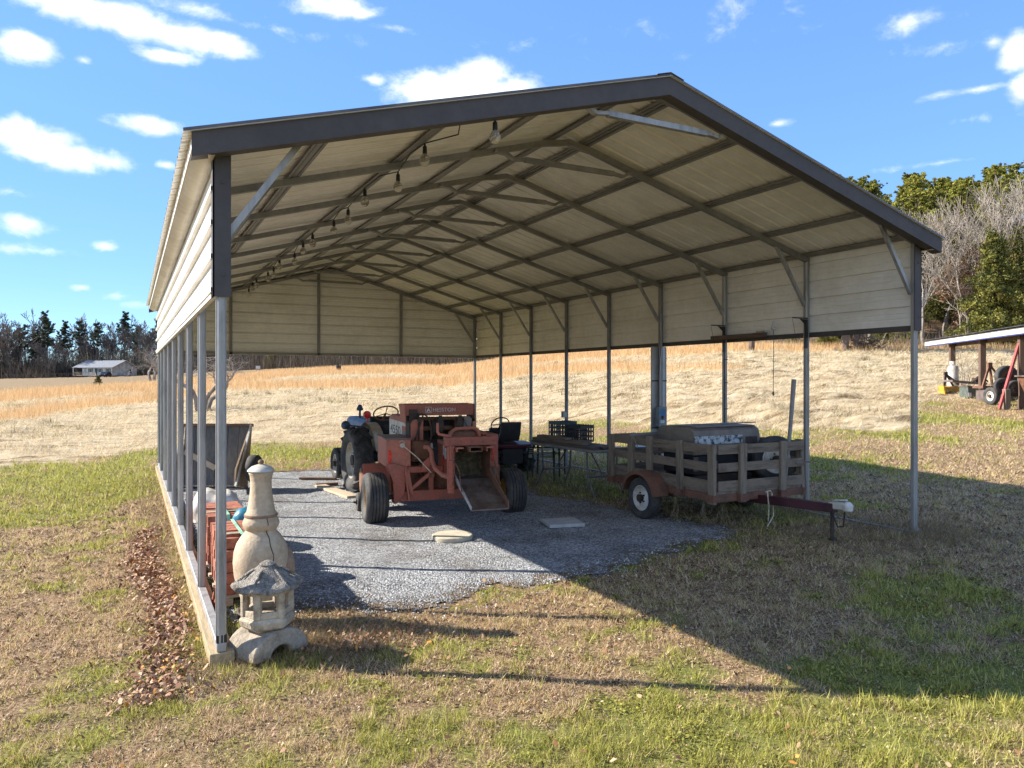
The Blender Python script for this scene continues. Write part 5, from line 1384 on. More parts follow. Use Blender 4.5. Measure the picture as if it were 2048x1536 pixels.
p = hit(905, 1082); m = MB(); m.lathe([(.001, 0), (.235, 0), (.242, .015), (.242, .05), (.232, .058), (.001, .062)], 40); o = m.obj('stepping_stone', CONC); o.location = (p.x, p.y, ground(p.x, p.y) + .025); tag(o, 'round tan concrete stepping stone at the sunlit edge of the gravel', 'stone')
p = hit(1125, 1053); m = MB(); m.box((0, 0, .02), (.46, .44, .045)); o = m.obj('paver', CONCG, None, bevel=.008); o.location = (p.x, p.y, ground(p.x, p.y) + .03); o.rotation_euler = (0, 0, R(-14)); tag(o, 'square grey concrete paver on the shaded gravel', 'paver')

# ------------------------------------------------------------------ tipped cart near the back left
CARTW = mat('dark_weathered_bed', (.10, .10, .105), .8, 0, .25, 3, (.17, .155, .13), .5, .2, 30, stretch=(6, 6, .7))
CARTS = mat('tan_side_board', (.40, .27, .155), .75, 0, .2, 3, (.27, .19, .12), .5, .2, 30, stretch=(4, 4, .8))
cp_ = ray(362, 982, 12.9); cq_ = ray(492, 977, 12.9)
cang = math.atan2(cq_.y - cp_.y, cq_.x - cp_.x)
ct = thing('tipped_cart', 'wooden farm cart tipped on end with tan side boards and a small tyre', 'cart', ((cp_.x + cq_.x) / 2, (cp_.y + cq_.y) / 2, .03), cang); ct.scale = (1, 1, .92)
ln = R(9)
def leanM(): return Matrix.Rotation(-ln, 4, 'X')
def Q3(n, m, mt, **k): m.v = [tuple(leanM() @ Vector(v)) for v in m.v]; return m.obj(n, mt, ct, **k)
m = MB()
for k in range(6): a = -.58 + k * .1933; m.bx(a + .003, a + .19, .0, .03, .05, 1.18 + .004 * (k % 2))
Q3('bed_board', m, CARTW)
m = MB(); m.prism([(-.04, .0), (-.62, .05), (-.62, .35), (-.06, 1.18), (-.0, 1.18)], .585, .615, 'X'); Q3('side_board', m, CARTS, bevel=.004)
m = MB(); m.prism([(-.04, .0), (-.30, .05), (-.30, .35), (-.06, 1.18), (-.0, 1.18)], -.615, -.585, 'X'); Q3('side_board', m, WHITE, bevel=.004)
m = MB(); m.bx(-.62, .62, -.06, .06, 1.185, 1.235); Q3('head_rail', m, BROWNW)
m = MB(); m.beam((.62, -.63, .04), (.62, -.08, 1.20), .03, .05); Q3('rim_strip', m, WHITE)
m = MB(); m.beam((-.55, -.02, .70), (.02, -.02, .38), .03, .10); Q3('loose_batten', m, PALEW)
m = MB(); m.bx(-.6, .6, -.03, .03, .0, .045); Q3('tail_bar', m, DARKIRON)
wheel(ct, (.80, -.25, .42), .25, .16, .12, DARKIRON, out=1, seg=24)

# ------------------------------------------------------------------ bricks, bag and tarpaulin behind the left posts
BRICK = mat('red_clay_brick', (.42, .15, .085), .85, 0, .3, 12, (.22, .07, .04), .5, .2, 60)
STRG = mat('pale_green_strap', (.36, .62, .44), .5)
def bricks(loc, nx, ny, nz, lab):
    t = thing('brick_bundle', lab, 'bricks', loc, 0, 'strapped bundles of bricks')
    m = MB(); bl, bw, bh = .195, .057, .092
    for k in range(nz):
        for j in range(ny):
            for i in range(nx):
                if k == nz - 1 and random.random() < .12: continue
                m.box((i * (bl + .004) + bl / 2 + random.gauss(0, .004), j * (bw + .003) + bw / 2 + random.gauss(0, .003), .09 + k * (bh + .002) + bh / 2 + random.gauss(0, .001)), (bl - .004 - random.random() * .014, bw - .003 - random.random() * .006, bh - .005), Matrix.Rotation(random.gauss(0, .015), 3, 'Z'))
    m.obj('bricks', BRICK, t, smooth=False)
    wx, wy, hz = nx * .199, ny * .06, .09 + nz * .094
    m = MB()
    for y in (.25 * wy,): 
        m.bx(-.008, wx + .008, y, y + .03, hz + .004, hz + .007); m.bx(-.010, -.0085, y, y + .03, .05, hz + .004); m.bx(wx + .0085, wx + .010, y, y + .03, .05, hz + .004)
    m.bx(wx * .45, wx * .45 + .03, -.008, wy + .006, hz + .0075, hz + .010); m.bx(wx * .45, wx * .45 + .03, -.012, -.0085, .05, hz + .007)
    m.obj('strap', STRG, t)
    m = MB()
    for y in (.02, wy / 2 - .04, wy - .1): m.bx(-.02, wx + .02, y, y + .08, .06, .085)
    for x in (.02, wx - .1): m.bx(x, x + .08, 0, wy, .0, .0595)
    m.obj('pallet', PALEW, t)
bricks((.12, 1.22, .03), 2, 15, 5, 'strapped bundle of red bricks nearest the chiminea')
bricks((.12, 2.42, .03), 2, 15, 5, 'strapped bundle of red bricks farther back along the left posts')
for k, (x, y, z, a, lab) in enumerate(((.09, 1.02, .10, .2, 'loose cored red brick standing on the sill end, lower of two'), (.10, 1.06, .20, -.3, 'loose cored red brick leaning on top of the lower one'))):
    m = MB()
    m.bx(-.03, .03, -.095, .095, -.05, -.035); m.bx(-.03, .03, -.095, .095, .035, .05)
    for y0 in (-.095, -.035, .02, .08): m.bx(-.03, .03, y0, y0 + .015, -.0345, .0345)
    o = m.obj('loose_brick', BRICK, None, smooth=False); o.location = (x, y, z + .03); o.rotation_euler = (.2, .1, a); tag(o, lab, 'brick')
def crumple(name, loc, sx, sy, sz, mt, lab, cat, seed):
    bm = bmesh.new(); bmesh.ops.create_icosphere(bm, subdivisions=4, radius=1)
    for v in bm.verts:
        n = fbm(np.array([v.co.x * 1.6 + seed]), np.array([v.co.y * 1.6 + v.co.z * 1.3]), seed)[0]
        r = .65 + .75 * n
        v.co = Vector((v.co.x * sx * r, v.co.y * sy * r, max(0, v.co.z) * sz * r * 1.2 + (0 if v.co.z > 0 else 0)))
    me = bpy.data.meshes.new(name); bm.to_mesh(me); bm.free(); me.materials.append(mt)
    me.polygons.foreach_set('use_smooth', [True] * len(me.polygons))
    o = link(name, me); o.location = loc; tag(o, lab, cat); return o
crumple('plastic_bag', (.35, 3.75, .32), .28, .35, .30, WHITE, 'crumpled white bag on the far end of the bricks', 'bag', 5)
TEAL = mat('teal_tarpaulin', (.01, .16, .24), .4, 0, .15, 6)
crumple('tarpaulin', (.52, 2.22, .40), .20, .16, .24, TEAL, 'folded teal tarpaulin between the two brick bundles', 'tarpaulin', 9)
m = MB(); m.bx(-.16, .16, -.3, .3, 0, .33); o = m.obj('plastic_bin', BLACK, None, bevel=.02); o.location = (.32, 3.78, .025); tag(o, 'black plastic bin under the crumpled white bag', 'bin')

# ------------------------------------------------------------------ chiminea and garden lantern
CLAY = mat('pale_tan_clay', (.49, .385, .265), .8, 0, .17, 5, (.36, .26, .165), .5, .22, 45)
CLAYD = mat('brown_clay', (.30, .20, .13), .85, 0, .2, 5)
STONE = mat('cast_stone', (.48, .41, .31), .9, 0, .22, 7, (.27, .215, .15), .52, .45, 60)
STONED = mat('darker_cast_stone', (.36, .30, .23), .9, 0, .25, 7, (.20, .165, .12), .52, .5, 50)  # the lantern's cast stone, its colour darkened for the partial shade on the base
ROOFST = mat('grey_pebbled_concrete', (.31, .28, .24), .95, 0, .5, 26, (.13, .115, .095), .5, 1.0, 90)
CRACK = mat('dark_crack', (.06, .05, .045), .9)
ch = thing('chiminea', 'tall pale clay chiminea with long neck and domed lid', 'chiminea', (.37, .72, .02))
m = MB(); m.lathe([(.001, .10), (.10, .10), (.14, .16), (.175, .26), (.203, .38), (.212, .48), (.206, .56), (.184, .63), (.150, .685), (.122, .715), (.116, .73), (.128, .745), (.139, .77), (.140, .79), (.132, .812), (.122, .835)], 40); m.obj('body', CLAY, ch)
m = MB(); m.lathe([(.121, .8355), (.127, .845), (.124, .858), (.110, .875), (.098, .93), (.085, 1.02), (.080, 1.10), (.085, 1.155), (.094, 1.178), (.09, 1.188), (.07, 1.19), (.001, 1.19)], 36); m.obj('neck', CLAY, ch)
m = MB(); m.lathe([(.1265, .8355), (.1295, .845), (.1262, .857), (.12, .857), (.12, .8355)], 36); m.obj('collar', CLAYD, ch)
m = MB(); m.lathe([(.001, 1.1905), (.100, 1.1905), (.106, 1.198), (.100, 1.207), (.072, 1.232), (.03, 1.247), (.001, 1.248)], 32); o = m.obj('lid', DUSTW, ch)
m = MB(); m.lathe([(.001, 1.249), (.018, 1.251), (.024, 1.267), (.016, 1.282), (.001, 1.285)], 14); m.obj('knob', CLAYD, o)
m = MB(); m.M = Matrix.Rotation(R(8), 4, 'Z') @ Matrix.Translation((.140, 0, .42)) @ Matrix.Rotation(R(90), 4, 'Y')
m.lathe([(.115, -.02), (.13, .07), (.145, .085), (.15, .075), (.14, -.02)], 28); m.obj('mouth_rim', CLAYD, ch)
m = MB(); m.M = Matrix.Rotation(R(8), 4, 'Z') @ Matrix.Translation((.203, 0, .42)) @ Matrix.Rotation(R(90), 4, 'Y'); m.lathe([(.001, 0), (.118, 0), (.118, .004), (.001, .004)], 24); m.obj('fire_opening', CRACK, ch)
m = MB(); a0 = R(-78); m.tube([((r + .0015) * math.cos(a0 + d), (r + .0015) * math.sin(a0 + d), z) for r, z, d in ((.122, .835, 0), (.139, .79, .03), (.117, .73, -.02), (.150, .685, .05), (.184, .63, .02), (.206, .56, .10), (.212, .48, .08))], .0035, 5); m.obj('crack', CRACK, ch)
m = MB(); m.tube([(.17 * math.cos(a), .17 * math.sin(a), .09) for a in np.linspace(0, 2 * PI, 25)], .012, 6, cap=False)
for k in range(3): a = k * 2.1 + .4; m.tube([(.17 * math.cos(a), .17 * math.sin(a), .09), (.2 * math.cos(a), .2 * math.sin(a), 0)], .012, 6)
m.obj('stand', DARKIRON, ch)

LX, LY = .31, .03
la = thing('garden_lantern', 'hexagonal cast stone pagoda lantern with grey pebbled roof', 'lantern', (LX, LY, .02), R(26))
def hexr(prof, n=6, a0=PI / 6):
    m = MB(); m.lathe(prof, n, (0, 0, 0), 'Z', a0=a0); return m
# arched saddle base
m = MB(); vs = []; arc = np.linspace(0, PI, 15)
out = [(.225 * math.cos(a) * (1 - .06 * math.sin(a)), .185 * math.sin(a) ** .7 + .0) for a in arc]; inn = [(.085 * math.cos(a), .075 * math.sin(a)) for a in arc[::-1]]
m.prism([(x, z) for x, z in out] + [(x, z) for x, z in inn], -.17, .17, 'Y'); m.obj('base', STONED, la, bevel=.045)
m = hexr([(.001, .165), (.13, .165), (.185, .20), (.195, .245), (.18, .255), (.18, .268), (.001, .27)], 6); m.obj('bowl', STONE, la, bevel=.01)
m = MB()
rad = .158
for k in range(6):
    a = PI / 6 + k * PI / 3; b_ = a + PI / 3
    p0 = Vector((rad * math.cos(a), rad * math.sin(a), 0)); p1 = Vector((rad * math.cos(b_), rad * math.sin(b_), 0))
    mid = (p0 + p1) / 2; d = (p1 - p0); nrm = mid.normalized()
    m.tube([p0 * .96 + Vector((0, 0, .268)), p0 * .96 + Vector((0, 0, .46))], .030, 6)
    for z0, z1 in ((.268, .312), (.42, .462)):
        c = mid * .97; m.box((c.x, c.y, (z0 + z1) / 2), (d.length * .9, .030, z1 - z0), Matrix.Rotation(math.atan2(d.y, d.x), 3, 'Z'))
m.obj('light_chamber', STONE, la, bevel=.004)
m = MB(); vs = []; fs = []
NR = 48
prof = [(.240, .448), (.248, .462), (.240, .480), (.20, .500), (.160, .522), (.13, .553), (.092, .578), (.07, .592), (.062, .605), (.001, .61)]
for k in range(NR):
    a = 2 * PI * k / NR + PI / 6
    t = (k % 8) / 8.0; cor = abs(t - 0) if t < .5 else 1 - t     # 0 at the corners
    for j, (r, z) in enumerate(prof):
        fl = (1 - .13 * (cor * 2) ** .8) if j < 6 else 1
        up = .022 * (1 - cor * 2) ** 2 if j < 4 else 0
        nz = .004 * (random.random() - .5)
        vs.append((r * fl * math.cos(a), r * fl * math.sin(a), z + up + nz))
n = len(prof)
for k in range(NR):
    k2 = (k + 1) % NR
    for j in range(n - 1): fs.append((k * n + j, k2 * n + j, k2 * n + j + 1, k * n + j + 1))
fs.append(tuple(k * n for k in range(NR))[::-1])
m.add(vs, fs)
for k in range(6):
    a = PI / 6 + k * PI / 3
    m.tube([(r * math.cos(a), r * math.sin(a), z) for r, z in ((.235, .492), (.20, .515), (.165, .538), (.13, .563), (.09, .588))], .010, 6)
rf = m.obj('roof', ROOFST, la, sharp=60)
m = MB(); m.lathe([(.001, .608), (.055, .606), (.058, .618), (.04, .63), (.02, .64), (.001, .642)], 16); m.obj('finial', ROOFST, rf)
# ------------------------------------------------------------------ trees
def leaf_mat(name, cols, transl=.3):
    m, nt, b = nodes(name); lk = nt.links.new
    cr = ramp(nt, cols); lk(attr(nt, 'r').outputs['Fac'], cr.inputs[0])
    oi = N(nt, 'ShaderNodeObjectInfo'); mr = N(nt, 'ShaderNodeMapRange'); mr.inputs['To Min'].default_value = .72; mr.inputs['To Max'].default_value = 1.25; lk(oi.outputs['Random'], mr.inputs[0])
    mx = N(nt, 'ShaderNodeMix', data_type='RGBA', blend_type='MULTIPLY'); mx.inputs[0].default_value = 1; lk(cr.outputs[0], mx.inputs[6]); lk(mr.outputs[0], mx.inputs[7])
    lk(mx.outputs[2], b.inputs['Base Color']); b.inputs['Roughness'].default_value = .6; b.inputs['Specular IOR Level'].default_value = .25
    tr = N(nt, 'ShaderNodeBsdfTranslucent'); lk(mx.outputs[2], tr.inputs[0]); ms = N(nt, 'ShaderNodeMixShader'); ms.inputs[0].default_value = transl
    lk(b.outputs[0], ms.inputs[1]); lk(tr.outputs[0], ms.inputs[2]); lk(ms.outputs[0], nt.nodes['Material Output'].inputs[0])
    return m
PINE = leaf_mat('pine_needles', [(0, (.06, .07, .018)), (.5, (.25, .25, .045)), (1, (.46, .42, .09))])
DPINE = leaf_mat('dark_pine_needles', [(0, (.022, .036, .024)), (.5, (.07, .095, .06)), (1, (.13, .15, .085))], .2)
CEDAR = leaf_mat('cedar_foliage', [(0, (.025, .038, .012)), (.5, (.115, .12, .03)), (.85, (.26, .245, .05)), (1, (.38, .30, .09))], .25)
BROWNL = leaf_mat('brown_oak_leaves', [(0, (.13, .065, .03)), (.5, (.27, .15, .075)), (1, (.40, .26, .15))])
BARK = mat('grey_bark', (.25, .215, .18), .9, 0, .25, 2, (.15, .12, .10), .55, .3, 12)
PBARK = mat('brown_pine_bark', (.15, .105, .075), .9, 0, .3, 2, (.08, .058, .045), .55, .3, 12)
TWIG = mat('grey_twigs', (.34, .295, .25), .9, 0, .2, .6, (.24, .19, .155), .6)
DTWIG = mat('dark_grey_twigs', (.16, .138, .122), .9, 0, .2, .6, (.09, .075, .07), .6)

def tris(c, rad, k, size, rn, name, mt, flat=.6, up=0.0, lng=1.0):
    """k leaf-sized triangles round each clump centre"""
    n = len(c) * k
    cc = np.repeat(c, k, 0); rr = np.repeat(rad, k)[:, None]
    p = rn.normal(0, 1, (n, 3)); p /= np.linalg.norm(p, axis=1)[:, None]
    p = cc + p * rr * (rn.random((n, 1)) ** .5) * np.array([1, 1, flat])
    a = rn.normal(0, 1, (n, 3)); a[:, 2] += up; a /= np.linalg.norm(a, axis=1)[:, None]
    b = np.cross(a, rn.normal(0, 1, (n, 3))); b /= np.linalg.norm(b, axis=1)[:, None]
    s = size * rn.uniform(.6, 1.4, (n, 1))
    V = np.stack([p - b * s * .5, p + b * s * .5, p + a * s * 1.2 * lng], 1).reshape(-1, 3)
    r = np.repeat(np.clip(np.repeat(rn.normal(.5, .2, len(c)), k) + rn.normal(0, .14, n), 0, 1), 3)
    return npmesh(name, V, np.arange(n * 3).reshape(-1, 3), mt, dict(r=r))

def bare(seed, h, spread=.55, lv=5, fork=.32, mt=TWIG, bark=BARK, leaves=None, tw=1.0, lean=.05, rmin=.02):
    """trunk and branching crown of a leafless tree; returns the meshes"""
    rd = random.Random(seed); tmb = MB(); bmb = MB(); tips = []
    def grow(p, d, ln, r, lev):
        n = 3 if lev < 3 else 2
        pts = [p]; rs = [r]; dd = d.copy()
        for i in range(n):
            dd = (dd + Vector((rd.gauss(0, .11), rd.gauss(0, .11), rd.gauss(.03, .07)))).normalized()
            pts.append(pts[-1] + dd * ln / n); rs.append(max(rmin, r * (1 - .42 * (i + 1) / n)))
        (tmb if lev == 0 else bmb).tube(pts, rs, 7 if lev == 0 else (5 if lev == 1 else 3), cap=False)
        if lev >= lv: tips.append(pts[-1]); return
        kids = rd.choice((2, 3, 3)) if lev else rd.choice((3, 4))
        for k in range(kids):
            az = rd.uniform(0, 2 * PI); an = rd.uniform(.5, 1.2) * spread * (1 if k else .45)
            o = dd.orthogonal().normalized(); o.rotate(Matrix.Rotation(az, 3, dd)); 
            nd = (dd * math.cos(an) + o * math.sin(an)); nd.z += .12; nd.normalize()
            grow(pts[-1], nd, ln * rd.uniform(.58, .86), rs[-1] * (.82 if k == 0 else .62), lev + 1)
        for k in range(rd.choice((1, 2, 2))):
            if lev == 0 and rd.random() < .4: continue
            i = rd.randint(1, n - 1) if n > 1 else 1
            o = dd.orthogonal().normalized(); o.rotate(Matrix.Rotation(rd.uniform(0, 2 * PI), 3, dd)); nd = (dd * .55 + o * .8); nd.z += .15; nd.normalize()
            grow(pts[i].lerp(pts[i + 1], rd.random()), nd, ln * rd.uniform(.4, .65), rs[i] * .42, min(lv, lev + 2))
    grow(Vector((0, 0, -.3)), Vector((rd.gauss(0, lean), rd.gauss(0, lean), 1)).normalized(), h * fork, h * .016 * tw, 0)
    t = tmb.obj('trunk', bark); c = bmb.obj('crown', mt)
    lm = None
    if leaves is not None:
        rn = np.random.default_rng(seed); cpt = np.array([tuple(q) for q in tips]); lm = tris(cpt, np.full(len(cpt), .55), leaves, .20, rn, 'leaves', BROWNL, .8)
    out = [t.data, c.data, lm]
    bpy.data.objects.remove(t); bpy.data.objects.remove(c)
    return out

def pine(seed, h, mt, base=.45, wide=.16, limbs=70, k=15, sz=.34, thin=.0):
    rd = random.Random(seed); rn = np.random.default_rng(seed)
    mb = MB(); pts = []; x = y = 0
    for i in range(8):
        pts.append((x, y, -.3 + (h + .2) * i / 7)); x += rd.gauss(0, .07); y += rd.gauss(0, .07)
    r0 = h * .0125
    mb.tube(pts, [r0 * (1 - .88 * i / 7) for i in range(8)], 7)
    cl = []; cr = []
    lim = MB()
    for i in range(limbs):
        f = base + (1 - base) * ((i + rd.random()) / limbs) ** .9
        if rd.random() < thin: continue
        t = (f - base) / (1 - base)
        L_ = h * wide * (1.0 - .80 * t ** 1.5) * rd.uniform(.30, 1.25) * (.55 + .45 * min(1, t * 5))
        az = rd.uniform(0, 2 * PI); z = h * f; j = min(6, int(f * 7)); q = Vector(pts[j]).lerp(Vector(pts[j + 1]), f * 7 - j)
        rise = rd.uniform(-.05, .35) + .45 * t
        e = q + Vector((math.cos(az) * L_, math.sin(az) * L_, L_ * rise))
        m_ = q.lerp(e, .5) + Vector((0, 0, -.06 * L_))
        lim.tube([q, m_, e], [.05, .035, .012], 3, cap=False)
        for g in (.38, .6, .8, .95, 1.06):
            if rd.random() < .12: continue
            b = q.lerp(e, g); cl.append((b.x + rd.gauss(0, .18 * L_), b.y + rd.gauss(0, .18 * L_), b.z + rd.gauss(.1, .12))); cr.append(rd.uniform(.24, .48) * (.7 + .5 * (1 - t)) * h / 18)
    mb.v2 = None
    b0 = len(mb.v); mb.v += lim.v; mb.f += [tuple(b0 + i for i in f) for f in lim.f]; mb.mi += lim.mi
    t = mb.obj('trunk', PBARK)
    me = tris(np.array(cl), np.array(cr), k, sz * h / 18, rn, 'crown', mt, .42, .5, 1.25)
    out = [t.data, me, None]; bpy.data.objects.remove(t); return out

def cedar(seed, h, mt=CEDAR, wd=.26, n=560, k=64):
    rd = random.Random(seed); rn = np.random.default_rng(seed)
    mb = MB(); mb.tube([(0, 0, -.3), (.03, 0, h * .5), (0, .03, h * .97)], [h * .016, h * .01, .02], 6)
    cl = []; cr = []
    lobes = [rd.uniform(.7, 1.25) for _ in range(9)]
    for i in range(n):
        f = rd.random() ** 1.25; az = rd.uniform(0, 2 * PI)
        R_ = h * wd * (1 - f) ** .75 * lobes[int(az / (2 * PI) * 9)] * (.75 + .35 * math.sin(f * 23 + az * 2))
        q = rd.uniform(.55, 1.02) * R_
        cl.append((q * math.cos(az), q * math.sin(az), h * (.05 + .95 * f) + rd.gauss(0, .1))); cr.append(rd.uniform(.22, .5) * h / 8)
    t = mb.obj('trunk', PBARK); me = tris(np.array(cl), np.array(cr), k, .10 * h / 8, rn, 'crown', mt, .8, .6)
    out = [t.data, me, None]; bpy.data.objects.remove(t); return out

HT = {}
def height(me):
    if me.name not in HT:
        a = np.empty(len(me.vertices) * 3, np.float32); me.vertices.foreach_get('co', a); HT[me.name] = float(np.percentile(a[2::3], 99.7))
    return HT[me.name]
def plant(name, meshes, loc, rz_, sc, label, group, scz=None, top=None):
    if top: sc = min(sc, top / height(meshes[1]))
    t = thing(name, label, 'tree', loc, rz_, group); t.scale = (sc, sc, scz or sc)
    link('trunk', meshes[0], t); c = link('crown', meshes[1], t)
    if meshes[2] is not None: link('leaves', meshes[2], c)
    return t

LP = [pine(s, 19, DPINE, b, w, l, 40, .2, th) for s, b, w, l, th in ((11, .50, .15, 60, .1), (12, .42, .17, 70, .05), (13, .58, .16, 46, .2))]
RP = [pine(s, 17, PINE, b, w, l, 62, .155, th) for s, b, w, l, th in ((21, .38, .21, 84, .15), (22, .48, .20, 70, .2), (23, .30, .22, 92, .12), (24, .60, .21, 50, .25))]
BT = [bare(31, 15, .45, fork=.42), bare(32, 16, .38, fork=.45), bare(33, 13, .55, fork=.4), bare(34, 15, .34, fork=.46)]
BD = [bare(41, 17, .55, mt=DTWIG, bark=DTWIG, rmin=.075), bare(42, 19, .5, mt=DTWIG, bark=DTWIG, rmin=.075), bare(43, 15, .65, mt=DTWIG, bark=DTWIG, rmin=.075)]
CE = [cedar(51, 8), cedar(52, 9, wd=.30), cedar(53, 7, wd=.34)]
OK_ = [bare(61, 12, .65, leaves=9), bare(62, 11, .75, leaves=10)]
YB = leaf_mat('young_pine_needles', [(0, (.07, .09, .016)), (.5, (.19, .20, .035)), (1, (.33, .31, .06))])
YP = [cedar(71, 5, YB, .32, 300, 26), cedar(72, 4, YB, .40, 260, 26)]

rt = random.Random(99)
def edge(u): return float(np.interp(u, U_, ED))
taken = []
def spot(u, d, gap):
    x, y = pos_u(u, d)
    for (a, b, g) in taken:
        if (a - x) ** 2 + (b - y) ** 2 < (.5 * (gap + g)) ** 2: return None
    taken.append((x, y, gap)); return (x, y, ground(x, y) - .05)
# the far tree line behind the house, from the left margin to behind the carport
cnt = 0
for i in range(900):
    if cnt >= 150: break
    u = rt.uniform(-.80, .10); row = rt.random() ** 1.4 * 26; d = edge(u) + 6 + row
    if -.62 < u < -.47: d += 14
    q = spot(u, d, 3.4)
    if not q: continue
    cnt += 1
    r = rt.random(); s = rt.uniform(.72, 1.12)
    if u > -.15: s *= .75
    if r < .27: plant('pine_tree', rt.choice(LP), q, rt.uniform(0, 6.28), s, 'tall dark pine in the far tree line behind the pasture', 'dark pines in the far tree line')
    elif r < .94: plant('bare_tree', rt.choice(BD), q, rt.uniform(0, 6.28), s * .95, 'bare grey tree in the far tree line behind the pasture', 'bare trees in the far tree line')
    else: plant('cedar_tree', rt.choice(CE), q, rt.uniform(0, 6.28), s * 1.1, 'low dark cedar in the far tree line behind the pasture', 'cedars in the far tree line')
# the wooded hillside on the right; the crowns keep below the skyline of the ridge
SKX = [1200, 1400, 1660, 1700, 1745, 1768, 1785, 1815, 1860, 1895, 1950, 2000, 2048, 2300]; SKY_ = [120, 200, 350, 350, 345, 385, 398, 345, 333, 352, 338, 318, 308, 300]
def cap_scale(u, d, z):
    y = float(np.interp(1024 + u * F, SKX, SKY_)) + rt.uniform(0, 22)
    return (CZ + (HY - y) / F * d - z) / 18.0
cnt = 0
for i in range(1500):
    if cnt >= 175: break
    u = rt.uniform(.10, .86); dep = rt.random() ** .9 * 84; d = edge(u) + 3 + dep
    if u < .38 and dep > 40: continue
    q = spot(u, d, 4.4 if dep > 25 else 4.0)
    if not q: continue
    cnt += 1
    r = rt.random(); s = rt.uniform(.75, 1.15); tp = cap_scale(u, d, q[2]) * 18
    if tp < 4: continue
    if dep > 42: pr = (.74, .94, .97)
    elif dep > 12: pr = (.5, .82, .94)
    else: pr = (.03, .72, .90)
    if r < pr[0]: plant('pine_tree', rt.choice(RP), q, rt.uniform(0, 6.28), s * 1.05, 'sunlit yellow-green pine on the wooded hillside', 'pines on the wooded hillside', top=tp)
    elif r < pr[1]: plant('bare_tree', rt.choice(BT), q, rt.uniform(0, 6.28), s * (.95 if dep < 14 else 1.05), 'bare pale grey tree on the wooded hillside', 'bare trees on the wooded hillside', top=tp * .86)
    elif r < pr[2]: plant('oak_tree', rt.choice(OK_), q, rt.uniform(0, 6.28), s * .72, 'oak holding dry brown leaves on the wooded hillside', 'brown-leaved oaks on the wooded hillside', top=tp * .8)
    else: plant('cedar_tree', rt.choice(CE), q, rt.uniform(0, 6.28), s * 1.0, 'dark bushy cedar on the wooded hillside', 'cedars on the wooded hillside', top=tp)
# particular trees one can pick out at the edge of the woods
def at_px(px, dd): u = (px - 1024) / F; x, y = pos_u(u, edge(u) + dd); return (x, y, ground(x, y) - .05)
for px, dd, ms, s, nm, lab in ((1985, 2, CE[1], 1.25, 'cedar_tree', 'big bushy cedar at the wood edge above the white-edged shed roof'), (2042, 5, CE[0], 1.5, 'cedar_tree', 'large cedar at the right margin above the shed roof'),
                         (1925, 9, OK_[0], .8, 'oak_tree', 'brown-leaved oak left of the big cedar above the shed'), (1905, 26, RP[1], .78, 'pine_tree', 'slim pine with small bright crown just right of the carport corner'),
                         (1760, 7, CE[2], .62, 'cedar_tree', 'small dark cedar seen under the side sheet near the front post'), (1652, -2, CE[0], .55, 'cedar_tree', 'small cedar left of the two leaning pine trunks'),
                         (1668, 2, CE[2], .5, 'cedar_tree', 'low cedar just left of the two leaning pine trunks'), (1590, 4, YP[0], .8, 'young_pine', 'bright young pine seen under the brown rail'), (1785, 6, YP[1], .9, 'young_pine', 'bright yellow-green young pine left of the front right post'),
                         (1355, 2, YP[1], .7, 'young_pine', 'small young pine at the field edge behind the utility board'), (1830, 10, YP[0], .8, 'young_pine', 'young pine behind the front right post')):
    plant(nm, ms, at_px(px, dd), rt.uniform(0, 6), s, lab, None)
BIGP = pine(81, 20, PINE, .5, .2, 80, 60, .155)
BIGP2 = pine(82, 18, PINE, .55, .2, 70, 60, .155)
for px, py, ms, s, lab, ln in ((1690, 703, BIGP, .66, 'thick leaning pine trunk at the wood edge, left of a close pair', .10), (1712, 701, BIGP2, .64, 'thinner pine trunk just right of the leaning one', .06), (1502, 703, BIGP2, .66, 'lone pine trunk standing in the orange grass under the brown rail', .02)):
    g_ = hit(px, py); t = plant('pine_tree', ms, (g_.x, g_.y, g_.z - .1), rt.uniform(0, 6), s, lab, None); t.scale = (s * 2.0, s * 2.0, s); t.rotation_euler[1] = -ln * .5
# brush pile by the pair of trunks
g_ = hit(1728, 701); m = MB(); rb = random.Random(5)
for i in range(150):
    a = rb.uniform(0, 6.28); q = Vector((rb.gauss(0, .7), rb.gauss(0, .6), abs(rb.gauss(.3, .3)))); dv = Vector((math.cos(a), math.sin(a), rb.uniform(-.3, .7))) * rb.uniform(.4, 1.2)
    m.tube([q, q + dv], [.05, .02], 4)
o = m.obj('brush_pile', PBARK); o.location = g_; tag(o, 'heap of dead branches beside the leaning pine trunks', 'brush pile')
